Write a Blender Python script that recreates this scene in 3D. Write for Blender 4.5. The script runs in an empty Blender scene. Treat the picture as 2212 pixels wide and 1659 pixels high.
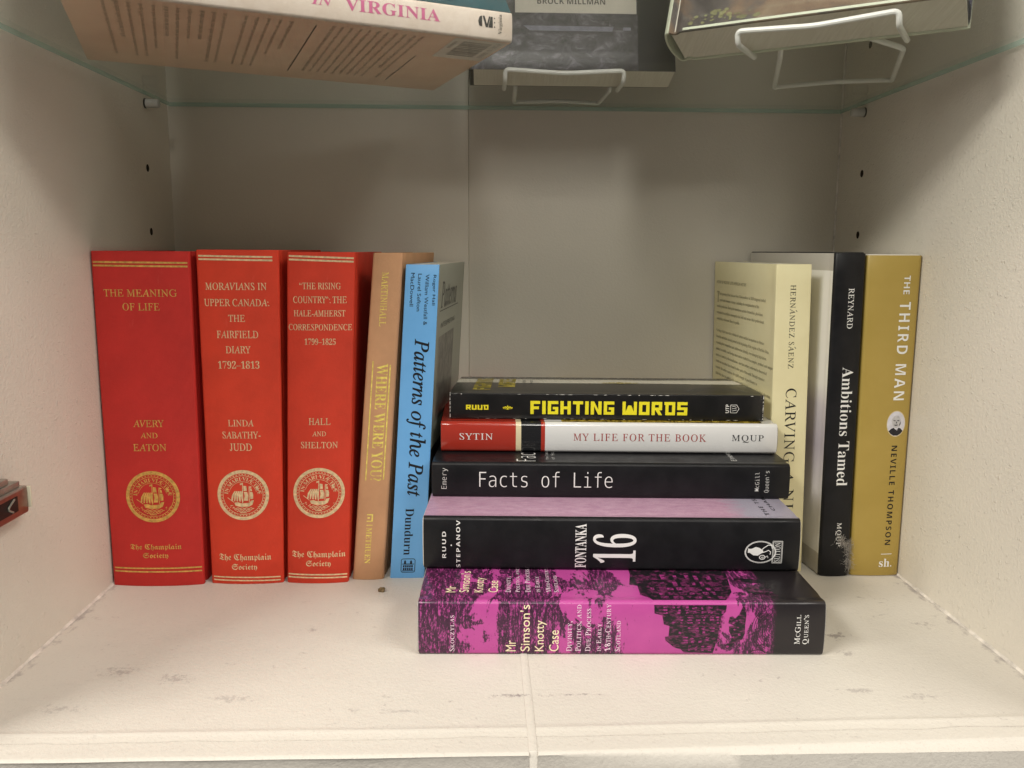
import bpy, bmesh, math, random, os
from mathutils import Vector, Matrix, noise
random.seed(7)
S = bpy.context.scene
C = S.collection
MM = 0.001

# ---------------------------------------------------------------- camera
cd = bpy.data.cameras.new('camera')
cam = bpy.data.objects.new('camera', cd)
C.objects.link(cam)
S.camera = cam
F_PX = 1847.9
cd.sensor_fit = 'HORIZONTAL'
cd.sensor_width = 36.0
cd.lens = F_PX / 2212.0 * 36.0
cd.clip_start = 0.01
cd.clip_end = 50.0
pit, yaw, rol = 0.1549, -0.0341, 0.0056
Fv = Vector((0, math.cos(pit), -math.sin(pit)))
Uv = Vector((0, math.sin(pit), math.cos(pit)))
Rv = Vector((1, 0, 0))
Rz = Matrix.Rotation(yaw, 3, 'Z')
Fv, Uv, Rv = Rz @ Fv, Rz @ Uv, Rz @ Rv
R2 = math.cos(rol) * Rv + math.sin(rol) * Uv
U2 = -math.sin(rol) * Rv + math.cos(rol) * Uv
mw = Matrix((R2, U2, -Fv)).transposed().to_4x4()
mw.translation = Vector((274.4, -71.4, 246.3)) * MM
cam.matrix_world = mw

# ---------------------------------------------------------------- light
W = bpy.data.worlds.new('World')
S.world = W
W.use_nodes = True
W.node_tree.nodes['Background'].inputs[0].default_value = (1.0, 0.97, 0.93, 1)
W.node_tree.nodes['Background'].inputs[1].default_value = 0.14


def area(name, loc, target, sx, sy, power, col):
    l = bpy.data.lights.new(name, 'AREA')
    l.shape = 'RECTANGLE'
    l.size, l.size_y = sx, sy
    l.energy = power
    l.color = col
    o = bpy.data.objects.new(name, l)
    C.objects.link(o)
    o.location = loc
    o.rotation_euler = (Vector(target) - Vector(loc)).to_track_quat('-Z', 'Y').to_euler()
    return o


LAMP = (1.0, 0.95, 0.875)
area('ceiling_lamp', (-1.05, -0.68, 1.58), (0.30, 0.50, 0.10), 0.8, 0.3, 37.0, LAMP)
area('ceiling_lamp', (1.45, -0.68, 1.58), (0.30, 0.50, 0.10), 0.8, 0.3, 21.0, LAMP)
area('ceiling_lamp', (0.31, -1.15, 1.45), (0.30, 0.65, 0.25), 0.20, 0.7, 11.0, LAMP)
area('shelf_fill', (0.30, 0.325, 0.606), (0.30, 0.62, 0.40), 0.5, 0.02, 0.5, LAMP)  # added unseen strip light, brightens the books on the glass shelf
area('wall_fill', (-1.60, -0.35, 1.05), (0.60, 0.42, 0.25), 0.4, 0.6, 13.0, LAMP)  # added unseen side light, brightens the front of the right wall
area('wall_fill', (2.20, -0.35, 1.05), (0.00, 0.42, 0.25), 0.4, 0.6, 7.0, LAMP)  # its weaker added counterpart, for the front of the left wall

S.view_settings.view_transform = 'Standard'
S.view_settings.look = 'None'
S.view_settings.exposure = 0.0
S.view_settings.gamma = 1.0
S.view_settings.use_curve_mapping = False
S.cycles.use_denoising = True
S.cycles.max_bounces = 8
S.cycles.diffuse_bounces = 5
S.cycles.transparent_max_bounces = 16
S.cycles.caustics_reflective = False
S.cycles.caustics_refractive = False


# ---------------------------------------------------------------- helpers
def lin(r, g, b):
    f = lambda c: c / 12.92 if c <= 0.04045 else ((c + 0.055) / 1.055) ** 2.4
    return (f(r / 255), f(g / 255), f(b / 255), 1)


def c4(c):
    return (c[0], c[1], c[2], 1)


class NT:
    """small node-tree writer"""
    def __init__(s, name):
        s.m = bpy.data.materials.new(name)
        s.m.use_nodes = True
        s.t = s.m.node_tree
        s.p = s.t.nodes['Principled BSDF']

    def n(s, typ, **kw):
        nd = s.t.nodes.new(typ)
        for k, v in kw.items():
            if k.startswith('i_'):
                nd.inputs[k[2:].replace('_', ' ')].default_value = v
            else:
                setattr(nd, k, v)
        return nd

    def l(s, a, b):
        s.t.links.new(a, b)

    def coord(s, kind='Object', scale=(1, 1, 1), loc=(0, 0, 0)):
        tc = s.n('ShaderNodeTexCoord')
        mp = s.n('ShaderNodeMapping')
        mp.inputs['Scale'].default_value = scale
        mp.inputs['Location'].default_value = loc
        s.l(tc.outputs[kind], mp.inputs[0])
        return mp.outputs[0]

    def noise(s, vec, scale, detail=3, rough=0.5, dist=0.0):
        nd = s.n('ShaderNodeTexNoise')
        nd.inputs['Scale'].default_value = scale
        nd.inputs['Detail'].default_value = detail
        nd.inputs['Roughness'].default_value = rough
        nd.inputs['Distortion'].default_value = dist
        s.l(vec, nd.inputs['Vector'])
        return nd.outputs['Fac']

    def ramp(s, fac, stops, interp='LINEAR'):
        nd = s.n('ShaderNodeValToRGB')
        cr = nd.color_ramp
        cr.interpolation = interp
        while len(cr.elements) < len(stops):
            cr.elements.new(0.5)
        for e, (p, c) in zip(cr.elements, stops):
            e.position = p
            e.color = c4(c) if hasattr(c, '__len__') else (c, c, c, 1)
        s.l(fac, nd.inputs[0])
        return nd.outputs[0]

    def mix(s, fac, a, b):
        nd = s.n('ShaderNodeMix', data_type='RGBA')
        if hasattr(fac, 'is_linked'):
            s.l(fac, nd.inputs[0])
        else:
            nd.inputs[0].default_value = fac
        for v, i in ((a, 6), (b, 7)):
            if hasattr(v, 'is_linked'):
                s.l(v, nd.inputs[i])
            else:
                nd.inputs[i].default_value = c4(v)
        return nd.outputs[2]

    def math(s, op, a, b=0.0):
        nd = s.n('ShaderNodeMath', operation=op)
        for v, i in ((a, 0), (b, 1)):
            if hasattr(v, 'is_linked'):
                s.l(v, nd.inputs[i])
            else:
                nd.inputs[i].default_value = v
        return nd.outputs[0]

    def bump(s, h, strength, dist):
        nd = s.n('ShaderNodeBump')
        nd.inputs['Strength'].default_value = strength
        nd.inputs['Distance'].default_value = dist
        s.l(h, nd.inputs['Height'])
        s.l(nd.outputs[0], s.p.inputs['Normal'])

    def col(s, v):
        if hasattr(v, 'is_linked'):
            s.l(v, s.p.inputs['Base Color'])
        else:
            s.p.inputs['Base Color'].default_value = c4(v)

    def rough(s, v, spec=0.5):
        s.p.inputs['Roughness'].default_value = v
        s.p.inputs['Specular IOR Level'].default_value = spec


def plain(name, c, rough=0.5, spec=0.4, var=0.06, vscale=60, metal=0.0, bump=0.0, bscale=900):
    m = NT(name)
    v = m.coord()
    f = m.noise(v, vscale, 4, 0.6)
    d = tuple(x * (1 - var) for x in c[:3])
    u = tuple(min(1, x * (1 + var)) for x in c[:3])
    m.col(m.ramp(f, [(0.3, d), (0.7, u)]))
    m.rough(rough, spec)
    m.p.inputs['Metallic'].default_value = metal
    if bump:
        m.bump(m.noise(v, bscale, 2), bump, 0.0004)
    return m.m


def cloth(name, c, dusty=0.12):
    m = NT(name)
    v = m.coord()
    f = m.noise(v, 26, 5, 0.62)
    base = m.ramp(f, [(0.3, tuple(x * 0.88 for x in c[:3])), (0.7, tuple(min(1, x * 1.1) for x in c[:3]))])
    sc = m.noise(m.coord(scale=(1, 1, 0.25)), 240, 3, 0.7)
    scr = m.ramp(sc, [(0.66, 0.0), (0.76, 1.0)])
    base = m.mix(m.math('MULTIPLY', scr, dusty), base, (min(1, c[0] * 1.2 + .08), c[1] + .12, c[2] + .1))
    m.col(base)
    m.rough(0.62, 0.3)
    w1 = m.n('ShaderNodeTexWave', wave_type='BANDS', bands_direction='Z')
    w1.inputs['Scale'].default_value = 420
    w1.inputs['Distortion'].default_value = 2.0
    m.l(v, w1.inputs[0])
    w2 = m.n('ShaderNodeTexWave', wave_type='BANDS', bands_direction='X')
    w2.inputs['Scale'].default_value = 420
    w2.inputs['Distortion'].default_value = 2.0
    m.l(v, w2.inputs[0])
    m.bump(m.math('ADD', m.math('ADD', w1.outputs['Fac'], w2.outputs['Fac']), m.noise(v, 500, 2)), 0.5, 0.0004)
    return m.m


def tag(o, label, cat, group=None):
    o['label'] = label
    o['category'] = cat
    if group:
        o['group'] = group
    return o


def thing(name, label, cat, loc, group=None):
    o = bpy.data.objects.new(name, None)
    o.empty_display_size = 0.02
    C.objects.link(o)
    o.location = Vector(loc) * MM
    return tag(o, label, cat, group)


def link(name, bm, mats, parent=None, smooth=35):
    me = bpy.data.meshes.new(name)
    bm.normal_update()
    if smooth:
        a = math.radians(smooth)
        for e in bm.edges:
            e.smooth = len(e.link_faces) == 2 and e.calc_face_angle(9) < a
        for f in bm.faces:
            f.smooth = True
    bm.to_mesh(me)
    bm.free()
    for m in (mats if isinstance(mats, (list, tuple)) else [mats]):
        me.materials.append(m)
    o = bpy.data.objects.new(name, me)
    C.objects.link(o)
    if parent:
        o.parent = parent
    return o


def struct(name, bm, mats, smooth=35):
    o = link(name, bm, mats, None, smooth)
    o['kind'] = 'structure'
    return o


def box(bm, x0, y0, z0, x1, y1, z1, bev=0.0, mi=0):
    r = bmesh.ops.create_cube(bm, size=1)
    for v in r['verts']:
        v.co = Vector(((x0 + x1) / 2 + v.co.x * (x1 - x0), (y0 + y1) / 2 + v.co.y * (y1 - y0), (z0 + z1) / 2 + v.co.z * (z1 - z0))) * MM
    fs = list({f for v in r['verts'] for f in v.link_faces})
    for f in fs:
        f.material_index = mi
    if bev:
        es = list({e for v in r['verts'] for e in v.link_edges})
        bmesh.ops.bevel(bm, geom=es, offset=bev * MM, segments=2, affect='EDGES', profile=0.5)


def tube(bm, pts, r, seg=8, closed=False, radii=None, cap=True):
    pts = [Vector(p) for p in pts]
    n = len(pts)
    rings = []
    up = None
    for i, p in enumerate(pts):
        if closed:
            t = pts[(i + 1) % n] - pts[i - 1]
        else:
            t = pts[min(i + 1, n - 1)] - pts[max(i - 1, 0)]
        t.normalize()
        if up is None:
            up = t.orthogonal().normalized()
        else:
            up = (up - t * up.dot(t))
            up = up.normalized() if up.length > 1e-6 else t.orthogonal().normalized()
        sd = t.cross(up)
        rr = radii[i] if radii else r
        rings.append([bm.verts.new((p + (up * math.cos(a) + sd * math.sin(a)) * rr) * MM) for a in [2 * math.pi * k / seg for k in range(seg)]])
    m = n if closed else n - 1
    for i in range(m):
        A, B = rings[i], rings[(i + 1) % n]
        for k in range(seg):
            bm.faces.new((A[k], A[(k + 1) % seg], B[(k + 1) % seg], B[k]))
    if cap and not closed:
        bm.faces.new(rings[0][::-1])
        bm.faces.new(rings[-1])


def rounded_path(pts, r, n=5):
    """polyline with rounded corners"""
    pts = [Vector(p) for p in pts]
    out = [pts[0]]
    for i in range(1, len(pts) - 1):
        a, b, c = pts[i - 1], pts[i], pts[i + 1]
        d1 = (a - b).normalized()
        d2 = (c - b).normalized()
        rr = min(r, (a - b).length * .45, (c - b).length * .45)
        p0, p2 = b + d1 * rr, b + d2 * rr
        for k in range(n + 1):
            t = k / n
            out.append(p0 * (1 - t) ** 2 + b * 2 * t * (1 - t) + p2 * t * t)
    out.append(pts[-1])
    return out


# ---------------------------------------------------------------- lettering
def _font(fn):
    try:
        return bpy.data.fonts.load(os.path.join(bpy.utils.system_resource('DATAFILES', path='fonts'), fn))
    except Exception:
        return None


MONO = _font('DejaVuSansMono.woff2')


def mathmap(s, A, a, d=None, fix=None):
    r = ''
    for ch in s:
        if fix and ch in fix:
            r += fix[ch]
        elif 'A' <= ch <= 'Z':
            r += chr(A + ord(ch) - 65)
        elif 'a' <= ch <= 'z':
            r += chr(a + ord(ch) - 97)
        elif ch.isdigit() and d:
            r += chr(d + int(ch))
        else:
            r += ch
    return r


STY = {
    'roman': (lambda s: mathmap(s, 0x1d434, 0x1d41a, 0x1d7ce), 0.004, None),   # slanted capitals set upright again
    'light': (lambda s: mathmap(s, 0x1d434, 0x1d41a, 0x1d7ce), 0.0, None),  # style: (mapper, outline offset, font)
    'serif': (lambda s: mathmap(s, 0x1d400, 0x1d41a, 0x1d7ce), -0.0065, None),
    'bserif': (lambda s: mathmap(s, 0x1d400, 0x1d41a, 0x1d7ce), 0.0, None),
    'frak': (lambda s: mathmap(s, 0x1d56c, 0x1d586), -0.002, None),
    'bital': (lambda s: mathmap(s, 0x1d468, 0x1d482), 0.0, None),
    'ital': (lambda s: mathmap(s, 0x1d434, 0x1d44e, fix={'h': '\u210e'}), 0.012, None),
    'sans': (lambda s: s, 0.0, None),
    'sansb': (lambda s: mathmap(s, 0x1d5d4, 0x1d5ee, 0x1d7ec), -0.008, None),
    'mono': (lambda s: s, -0.012, MONO),
}
_tc = {}


def raw_text(txt, sty):
    k = (txt, sty)
    if k in _tc:
        return _tc[k]
    sty, _, spc = sty.partition('+')
    mp, off, fnt = STY[sty]
    cu = bpy.data.curves.new('t', 'FONT')
    cu.body = mp(txt)
    cu.offset = off
    cu.resolution_u = 4
    cu.space_character = 1 + int(spc or 0) / 100
    if fnt:
        cu.font = fnt
    ob = bpy.data.objects.new('t', cu)
    C.objects.link(ob)
    dg = bpy.context.evaluated_depsgraph_get()
    dg.update()
    me = bpy.data.meshes.new_from_object(ob.evaluated_get(dg))
    sh = .275 if sty in ('roman', 'light') else 0
    vs = [(v.co.x - v.co.y * sh, v.co.y) for v in me.vertices]
    fs = [tuple(p.vertices) for p in me.polygons]
    bpy.data.meshes.remove(me)
    bpy.data.objects.remove(ob)
    bpy.data.curves.remove(cu)
    _tc[k] = (vs, fs)
    return _tc[k]


# block capitals of the square display face (x0,y0,x1,y1 rectangles on a 5x7 grid, or polygons)
BLK = {
    'F': (5, [(0, 0, 1.7, 7), (1.7, 5.4, 5, 7), (1.7, 2.6, 4.4, 4.1)]),
    'I': (1.8, [(0, 0, 1.8, 7)]),
    'G': (5.4, [(0, 0, 1.7, 7), (1.7, 5.4, 5.4, 7), (1.7, 0, 5.4, 1.5), (3.8, 1.5, 5.4, 3.9), (2.6, 2.6, 3.8, 3.9)]),
    'H': (5.4, [(0, 0, 1.7, 7), (3.7, 0, 5.4, 7), (1.7, 2.7, 3.7, 4.2)]),
    'T': (5.2, [(0, 5.4, 5.2, 7), (1.75, 0, 3.45, 5.4)]),
    'N': (5.6, [(0, 0, 1.7, 7), (3.9, 0, 5.6, 7), [(1.7, 7), (1.7, 4.4), (3.9, 0), (3.9, 2.6)]]),
    'W': (7.4, [(0, 0, 1.6, 7), (5.8, 0, 7.4, 7), [(1.6, 0), (3.0, 0), (3.7, 2.2), (4.4, 0), (5.8, 0), (5.8, 1.6), (4.5, 5), (2.9, 5), (1.6, 1.6)]]),
    'O': (5.4, [(0, 0, 1.7, 7), (3.7, 0, 5.4, 7), (1.7, 5.4, 3.7, 7), (1.7, 0, 3.7, 1.6)]),
    'R': (5.4, [(0, 0, 1.7, 7), (1.7, 5.4, 5.4, 7), (3.7, 2.6, 5.4, 5.4), (1.7, 2.6, 3.7, 4.0), [(2.0, 2.6), (3.7, 0), (5.5, 0), (4.0, 2.6)]]),
    'D': (5.6, [(0.6, 0, 2.2, 5.4), (0, 5.4, 5.6, 7), (4.0, 1.5, 5.6, 5.4), (2.2, 0, 5.6, 1.5)]),
    'S': (5.2, [(0, 5.4, 5.2, 7), (0, 4.2, 1.7, 5.4), (0, 2.8, 5.2, 4.2), (3.5, 1.6, 5.2, 2.8), (0, 0, 5.2, 1.6)]),
    'U': (5.4, [(0, 0, 1.7, 7), (3.7, 0, 5.4, 7), (1.7, 0, 3.7, 1.6)]),
}


def text2d(txt, sty):
    if sty == 'block':
        x, vs, fs = 0.0, [], []
        for ch in txt:
            if ch == ' ':
                x += 3.2
                continue
            w, ps = BLK[ch]
            for p in ps:
                q = [(p[0], p[1]), (p[2], p[1]), (p[2], p[3]), (p[0], p[3])] if isinstance(p, tuple) else p
                fs.append(tuple(range(len(vs), len(vs) + len(q))))
                vs += [(a + x, b) for a, b in q]
            x += w + 1.1
    elif sty == 'caps':
        x, vs, fs = 0.0, [], []
        for ch in txt:
            if ch == ' ':
                x += 0.32
                continue
            k = 0.76 if ch.islower() else 1.0
            v, f = raw_text(ch.upper(), 'roman')
            x0 = min(a for a, b in v)
            x1 = max(a for a, b in v)
            fs += [tuple(i + len(vs) for i in t) for t in f]
            vs += [((a - x0) * k + x, b * k) for a, b in v]
            x += (x1 - x0) * k + 0.085
    else:
        v, f = raw_text(txt, sty)
        vs, fs = list(v), list(f)
    x0, x1 = min(a for a, b in vs), max(a for a, b in vs)
    y0, y1 = min(b for a, b in vs), max(b for a, b in vs)
    return [((a - x0) / (x1 - x0), (b - y0) / (y1 - y0)) for a, b in vs], fs


class Decal:
    """printed / foil marks: flat shapes in a surface's own (a, b) millimetres"""
    def __init__(s):
        s.v, s.f = [], []

    def add(s, pts, faces, lift=0.0):
        k = len(s.v)
        s.v += [(a, b, lift) for a, b in pts]
        s.f += [tuple(i + k for i in f) for f in faces]
        return s

    def poly(s, pts, lift=0.0):
        return s.add(pts, [tuple(range(len(pts)))], lift)

    def rect(s, a0, b0, a1, b1, lift=0.0):
        return s.poly([(a0, b0), (a1, b0), (a1, b1), (a0, b1)], lift)

    def ring(s, ca, cb, r0, r1, ra=1.0, n=64, lift=0.0, t0=0.0, t1=2 * math.pi):
        full = abs(t1 - t0 - 2 * math.pi) < 1e-6
        P = []
        for i in range(n + (0 if full else 1)):
            t = t0 + (t1 - t0) * i / n
            P += [(ca + math.cos(t) * r0 * ra, cb + math.sin(t) * r0), (ca + math.cos(t) * r1 * ra, cb + math.sin(t) * r1)]
        m = len(P) // 2
        return s.add(P, [(2 * i, 2 * i + 1, (2 * ((i + 1) % m)) + 1, 2 * ((i + 1) % m)) for i in range(n)], lift)

    def disc(s, ca, cb, r, ra=1.0, n=32, lift=0.0):
        return s.poly([(ca + math.cos(2 * math.pi * i / n) * r * ra, cb + math.sin(2 * math.pi * i / n) * r) for i in range(n)], lift)

    def line(s, pts, w, lift=0.0):
        P = []
        n = len(pts)
        for i in range(n):
            a, b = pts[max(i - 1, 0)], pts[min(i + 1, n - 1)]
            dx, dy = b[0] - a[0], b[1] - a[1]
            L = math.hypot(dx, dy) or 1
            nx, ny = -dy / L * w / 2, dx / L * w / 2
            P += [(pts[i][0] + nx, pts[i][1] + ny), (pts[i][0] - nx, pts[i][1] - ny)]
        return s.add(P, [(2 * i, 2 * i + 1, 2 * i + 3, 2 * i + 2) for i in range(n - 1)], lift)

    def text(s, txt, sty, ca, cb, L, th, rot=0, lift=0.0, arc=None):
        vs, fs = text2d(txt, sty)
        out = []
        for x, y in vs:
            u, w = (x - .5) * L, (y - .5) * th
            if arc:  # (centre a, centre b, radius): text along an arch
                r = arc[2] + w
                t = math.pi / 2 - u / arc[2]
                out.append((arc[0] + math.cos(t) * r, arc[1] + math.sin(t) * r))
            elif rot == 0:
                out.append((ca + u, cb + w))
            elif rot == 90:
                out.append((ca - w, cb + u))
            else:
                out.append((ca + w, cb - u))
        return s.add(out, fs, lift)

    def build(s, name, mat, surf, parent, off=0.12, maxlen=3.0):
        bm = bmesh.new()
        vs = [bm.verts.new((a, b, l)) for a, b, l in s.v]
        for f in s.f:
            try:
                bm.faces.new([vs[i] for i in f])
            except ValueError:
                pass
        if any(len(f) > 4 for f in s.f):
            bmesh.ops.triangulate(bm, faces=[f for f in bm.faces if len(f.verts) > 4])
        for _ in range(5):
            es = [e for e in bm.edges if (e.verts[0].co.xy - e.verts[1].co.xy).length > maxlen]
            if not es:
                break
            bmesh.ops.subdivide_edges(bm, edges=es, cuts=1, use_grid_fill=True)
            bmesh.ops.triangulate(bm, faces=[f for f in bm.faces if len(f.verts) > 4])
        for v in bm.verts:
            v.co = surf(v.co.x, v.co.y, off + v.co.z) * MM
        return link(name, bm, mat, parent, 0)


# ---------------------------------------------------------------- books
class Stand:
    """upright book: s across the spine, d into the shelf, h up"""
    def __init__(b, xbl, xbr, xtl, xtr, y, H, D, kx=0.0):
        b.a = (xbl, xbr, xtl, xtr)
        b.y, b.H, b.D, b.kx = y, H, D, kx
        b.W = ((xbr - xbl) + (xtr - xtl)) / 2
        b.L = H
        b.base = Vector(((xbl + xbr) / 2, y, 0))

    def map(b, s, d, h):
        t = h / b.H
        xl = b.a[0] + t * (b.a[2] - b.a[0])
        xr = b.a[1] + t * (b.a[3] - b.a[1])
        return Vector((xl + (xr - xl) * s / b.W + b.kx * d, b.y + d, h)) - b.base

    def ab(b, a, c):
        return a, c     # surface a -> s, b -> h


class Lie:
    """book lying flat: h along its length, s up, d into the shelf"""
    def __init__(b, BL, BR, z0, T, D, skew=0.0, drop=0.0):
        BL, BR = Vector(BL), Vector(BR)
        b.L = b.H = (BR - BL).length
        b.u = (BR - BL) / b.L
        b.n = Vector((-b.u.y, b.u.x)) + b.u * skew
        b.BL, b.z0, b.W, b.D, b.drop = BL, z0, T, D, drop
        m = BL + b.u * b.L / 2
        b.base = Vector((m.x, m.y, z0))

    def map(b, s, d, h):
        q = b.BL + b.u * h + b.n * d
        z = s - b.drop * (s / b.W) * (max(d, 0) / b.D) ** 2
        return Vector((q.x, q.y, b.z0 + z)) - b.base

    def ab(b, a, c):
        return c, a


class Lean:
    """book leaning back on a stand: s thickness (back to front), d across, h up"""
    def __init__(b, B0, yaw, lean, w, t, H):
        b.ex = Vector((math.cos(yaw), math.sin(yaw), 0))
        n = Vector((math.sin(yaw), -math.cos(yaw), 0))
        z = Vector((0, 0, 1))
        b.et = n * math.cos(lean) + z * math.sin(lean)
        b.eh = -n * math.sin(lean) + z * math.cos(lean)
        b.base = Vector(B0)
        b.W, b.D, b.H, b.L = t, w, H, H

    def map(b, s, d, h):
        return b.et * s + b.ex * d + b.eh * h


def profile(kind, Wd, D, bulge, r):
    def dsp(s):
        x = min(max(s / Wd, 0), 1)
        v = -bulge * (1 - abs(2 * x - 1) ** 2.4)
        e = min(s, Wd - s)
        if e < r:
            q = 1 - max(e, 0) / r
            v += r * (1 - math.sqrt(max(0, 1 - q * q)))
        return v
    if kind == 'hard':
        side = [(0, D), (0, 40), (0, 11), (.35, 9.2), (1.5, 7.6), (1.9, 6.3), (1.5, 5.0), (.5, 3.9), (.05, 3.0)]
    elif kind == 'jacket':
        side = [(0, D), (0, 40), (0, 14), (.45, 9.5), (.5, 7.5), (.2, 5.2), (0, r + .8)]
    else:
        side = [(0, D), (0, 40), (0, 12), (.25, 6.5), (0, 5), (0, r + .3)]
    ks = [0, .03, .1, .22, .4, .62, .85]
    sp = [r * k for k in ks]
    nmid = max(6, int(Wd / 3))
    sp = sp + [r + (Wd - 2 * r) * i / nmid for i in range(nmid + 1)] + [Wd - r * k for k in reversed(ks)]
    pts = [(s, d, 0) for s, d in side] + [(s, dsp(s), 1) for s in sp] + [(Wd - s, d, 2) for s, d in reversed(side)]
    return pts, dsp


def shell(bk, pts, th, h0, h1, mats, name, parent, wob=0.12, rows=14, seed=0.0):
    """the wrapped cover: an extruded profile with thickness; mats = (side0, spine, side1)"""
    n = len(pts)
    P = [Vector((p[0], p[1])) for p in pts]
    N = []
    for i in range(n):
        a, c = P[max(i - 1, 0)], P[min(i + 1, n - 1)]
        t = (c - a).normalized()
        N.append(Vector((t.y, -t.x)))   # points inside
    mid = Vector((bk.W / 2, bk.D / 2))
    sgn = 1 if sum((mid - p).dot(q) for p, q in zip(P, N)) > 0 else -1
    N = [q * sgn for q in N]
    arc = [0.0]
    for i in range(1, n):
        arc.append(arc[-1] + (P[i] - P[i - 1]).length)
    ia = [i for i in range(n) if pts[i][2] == 1]
    a0 = arc[ia[0]]
    e = 0.75 if th > 1 else 0.3
    hs = [(h0, e), (h0 + .12, e * .35), (h0 + e, 0)] + [(h0 + (h1 - h0) * k / rows, 0) for k in range(1, rows)] + [(h1 - e, 0), (h1 - .12, e * .35), (h1, e)]
    bm = bmesh.new()
    uvl = bm.loops.layers.uv.new('UVMap')
    outer, inner = [], []
    for h, ins in hs:
        ro, ri = [], []
        for i in range(n):
            w = 0
            if wob and 0.01 < (h - h0) / (h1 - h0) < .99:
                w = wob * noise.noise(Vector((h * .03 + seed, P[i].x * .05 + seed * 3, P[i].y * .03)))
            q = P[i] + N[i] * (ins + w)
            ro.append((bm.verts.new(bk.map(q.x, q.y, h) * MM), (h, arc[i] - a0)))
            q = P[i] + N[i] * th
            ri.append((bm.verts.new(bk.map(q.x, q.y, h) * MM), (h, arc[i] - a0)))
        outer.append(ro)
        inner.append(ri)

    def quad(a, b, c, d, mi):
        f = bm.faces.new((a[0], b[0], c[0], d[0]))
        f.material_index = mi
        for lp, q in zip(f.loops, (a, b, c, d)):
            lp[uvl].uv = (q[1][0] / 100, q[1][1] / 100)
    m = len(hs)
    for j in range(m - 1):
        for i in range(n - 1):
            mi = 1 if (pts[i][2] == 1 and pts[i + 1][2] == 1) else (0 if pts[i][2] == 0 else 2)
            quad(outer[j][i], outer[j][i + 1], outer[j + 1][i + 1], outer[j + 1][i], mi)
            quad(inner[j + 1][i], inner[j + 1][i + 1], inner[j][i + 1], inner[j][i], mi)
        for i, mi in ((0, 0), (n - 1, 2)):
            quad(outer[j][i], outer[j + 1][i], inner[j + 1][i], inner[j][i], mi)
    for i in range(n - 1):
        mi = 1 if (pts[i][2] == 1 and pts[i + 1][2] == 1) else (0 if pts[i][2] == 0 else 2)
        for j in (0, m - 1):
            quad(outer[j][i], outer[j][i + 1], inner[j][i + 1], inner[j][i], mi)
    bmesh.ops.recalc_face_normals(bm, faces=bm.faces)
    return link(name, bm, mats, parent, 40)


def pages(bk, s0, s1, d0, d1, h0, h1, mat, parent):
    bm = bmesh.new()
    NS, ND, NH = 1, 6, 4
    g = {}
    for i in range(NS + 1):
        for j in range(ND + 1):
            for k in range(NH + 1):
                if i in (0, NS) or j in (0, ND) or k in (0, NH):
                    g[i, j, k] = bm.verts.new(bk.map(s0 + (s1 - s0) * i / NS, d0 + (d1 - d0) * j / ND, h0 + (h1 - h0) * k / NH) * MM)

    def fq(*ks):
        bm.faces.new([g[k] for k in ks])
    for i in range(NS):
        for j in range(ND):
            for k in (0, NH):
                fq((i, j, k), (i + 1, j, k), (i + 1, j + 1, k), (i, j + 1, k))
        for k in range(NH):
            for j in (0, ND):
                fq((i, j, k), (i + 1, j, k), (i + 1, j, k + 1), (i, j, k + 1))
    for j in range(ND):
        for k in range(NH):
            for i in (0, NS):
                fq((i, j, k), (i, j + 1, k), (i, j + 1, k + 1), (i, j, k + 1))
    bmesh.ops.recalc_face_normals(bm, faces=bm.faces)
    return link('page_block', bm, mat, parent, 30)


class Book:
    def __init__(s, bk, name, label, kind, mats, bulge=1.5, r=1.2, th=2.6, gap=3.0, group=None, board=None, cover_name=None, lift=0.0, seed=0.0):
        s.bk = bk
        s.root = thing(name, label, 'book', bk.base, group)
        pts, s.dsp = profile(kind, bk.W, bk.D, bulge, r)
        cover_name = cover_name or ('cover' if kind != 'jacket' else 'dust_jacket')
        tj = 0.35 if (board or kind == 'paper') else th
        s.cover = shell(bk, pts, tj, lift, bk.H - lift, mats, cover_name, s.root, seed=seed, wob=.12 if kind == 'hard' else .05)
        if board:
            ip = []
            for (a, d, t) in pts:
                a2 = min(max(a + .55, 1.0), bk.W - 1.0) if t == 0 else min(max(a - .55, 1.0), bk.W - 1.0) if t == 2 else 1.0 + a * (bk.W - 2) / bk.W
                ip.append((a2, d + (.6 if t == 1 else 0), t))
            shell(bk, ip, th, 0.0, bk.H, [board] * 3, 'cover_board', s.root, wob=0, rows=2)
        t2 = th + .1 if kind != 'paper' else .5
        s.pages = pages(bk, t2, bk.W - t2, max(3.0, 1 + t2), bk.D - (gap if kind != 'paper' else .4), gap if kind != 'paper' else .2, bk.H - (gap if kind != 'paper' else .2), PAGE, s.root)

    def spine(s, a, b, off):
        q, h = (a, b) if isinstance(s.bk, Stand) else (b, a)
        return s.bk.map(q, s.dsp(q) - off, h)

    def side1(s, a, b, off):
        """far-from-zero side: top face of a lying book, right/front face otherwise"""
        if isinstance(s.bk, Lie):
            return s.bk.map(s.bk.W + off, b, a)
        return s.bk.map(s.bk.W + off, a, b)

    def side0(s, a, b, off):
        """left face of an upright book: a runs from the fore-edge towards the spine"""
        return s.bk.map(-off, s.bk.D - a, b)

    def mark(s, name, mat, rows=(), build=None, surf=None, off=0.12, maxlen=3.0, parent=None):
        d = Decal()
        for r in rows:
            d.text(*r)
        if build:
            build(d)
        return d.build(name, mat, surf or s.spine, parent or s.cover, off, maxlen)


# ---------------------------------------------------------------- materials
PAGE = None


def page_mat():
    m = NT('page_edges')
    v = m.coord(scale=(1, 1, 1))
    f = m.noise(m.coord(scale=(900, 40, 40)), 1, 2)
    m.col(m.ramp(f, [(0.25, (.66, .62, .52)), (0.75, (.78, .745, .65))]))
    m.rough(.8, .2)
    return m.m


PAGE = page_mat()


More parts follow.
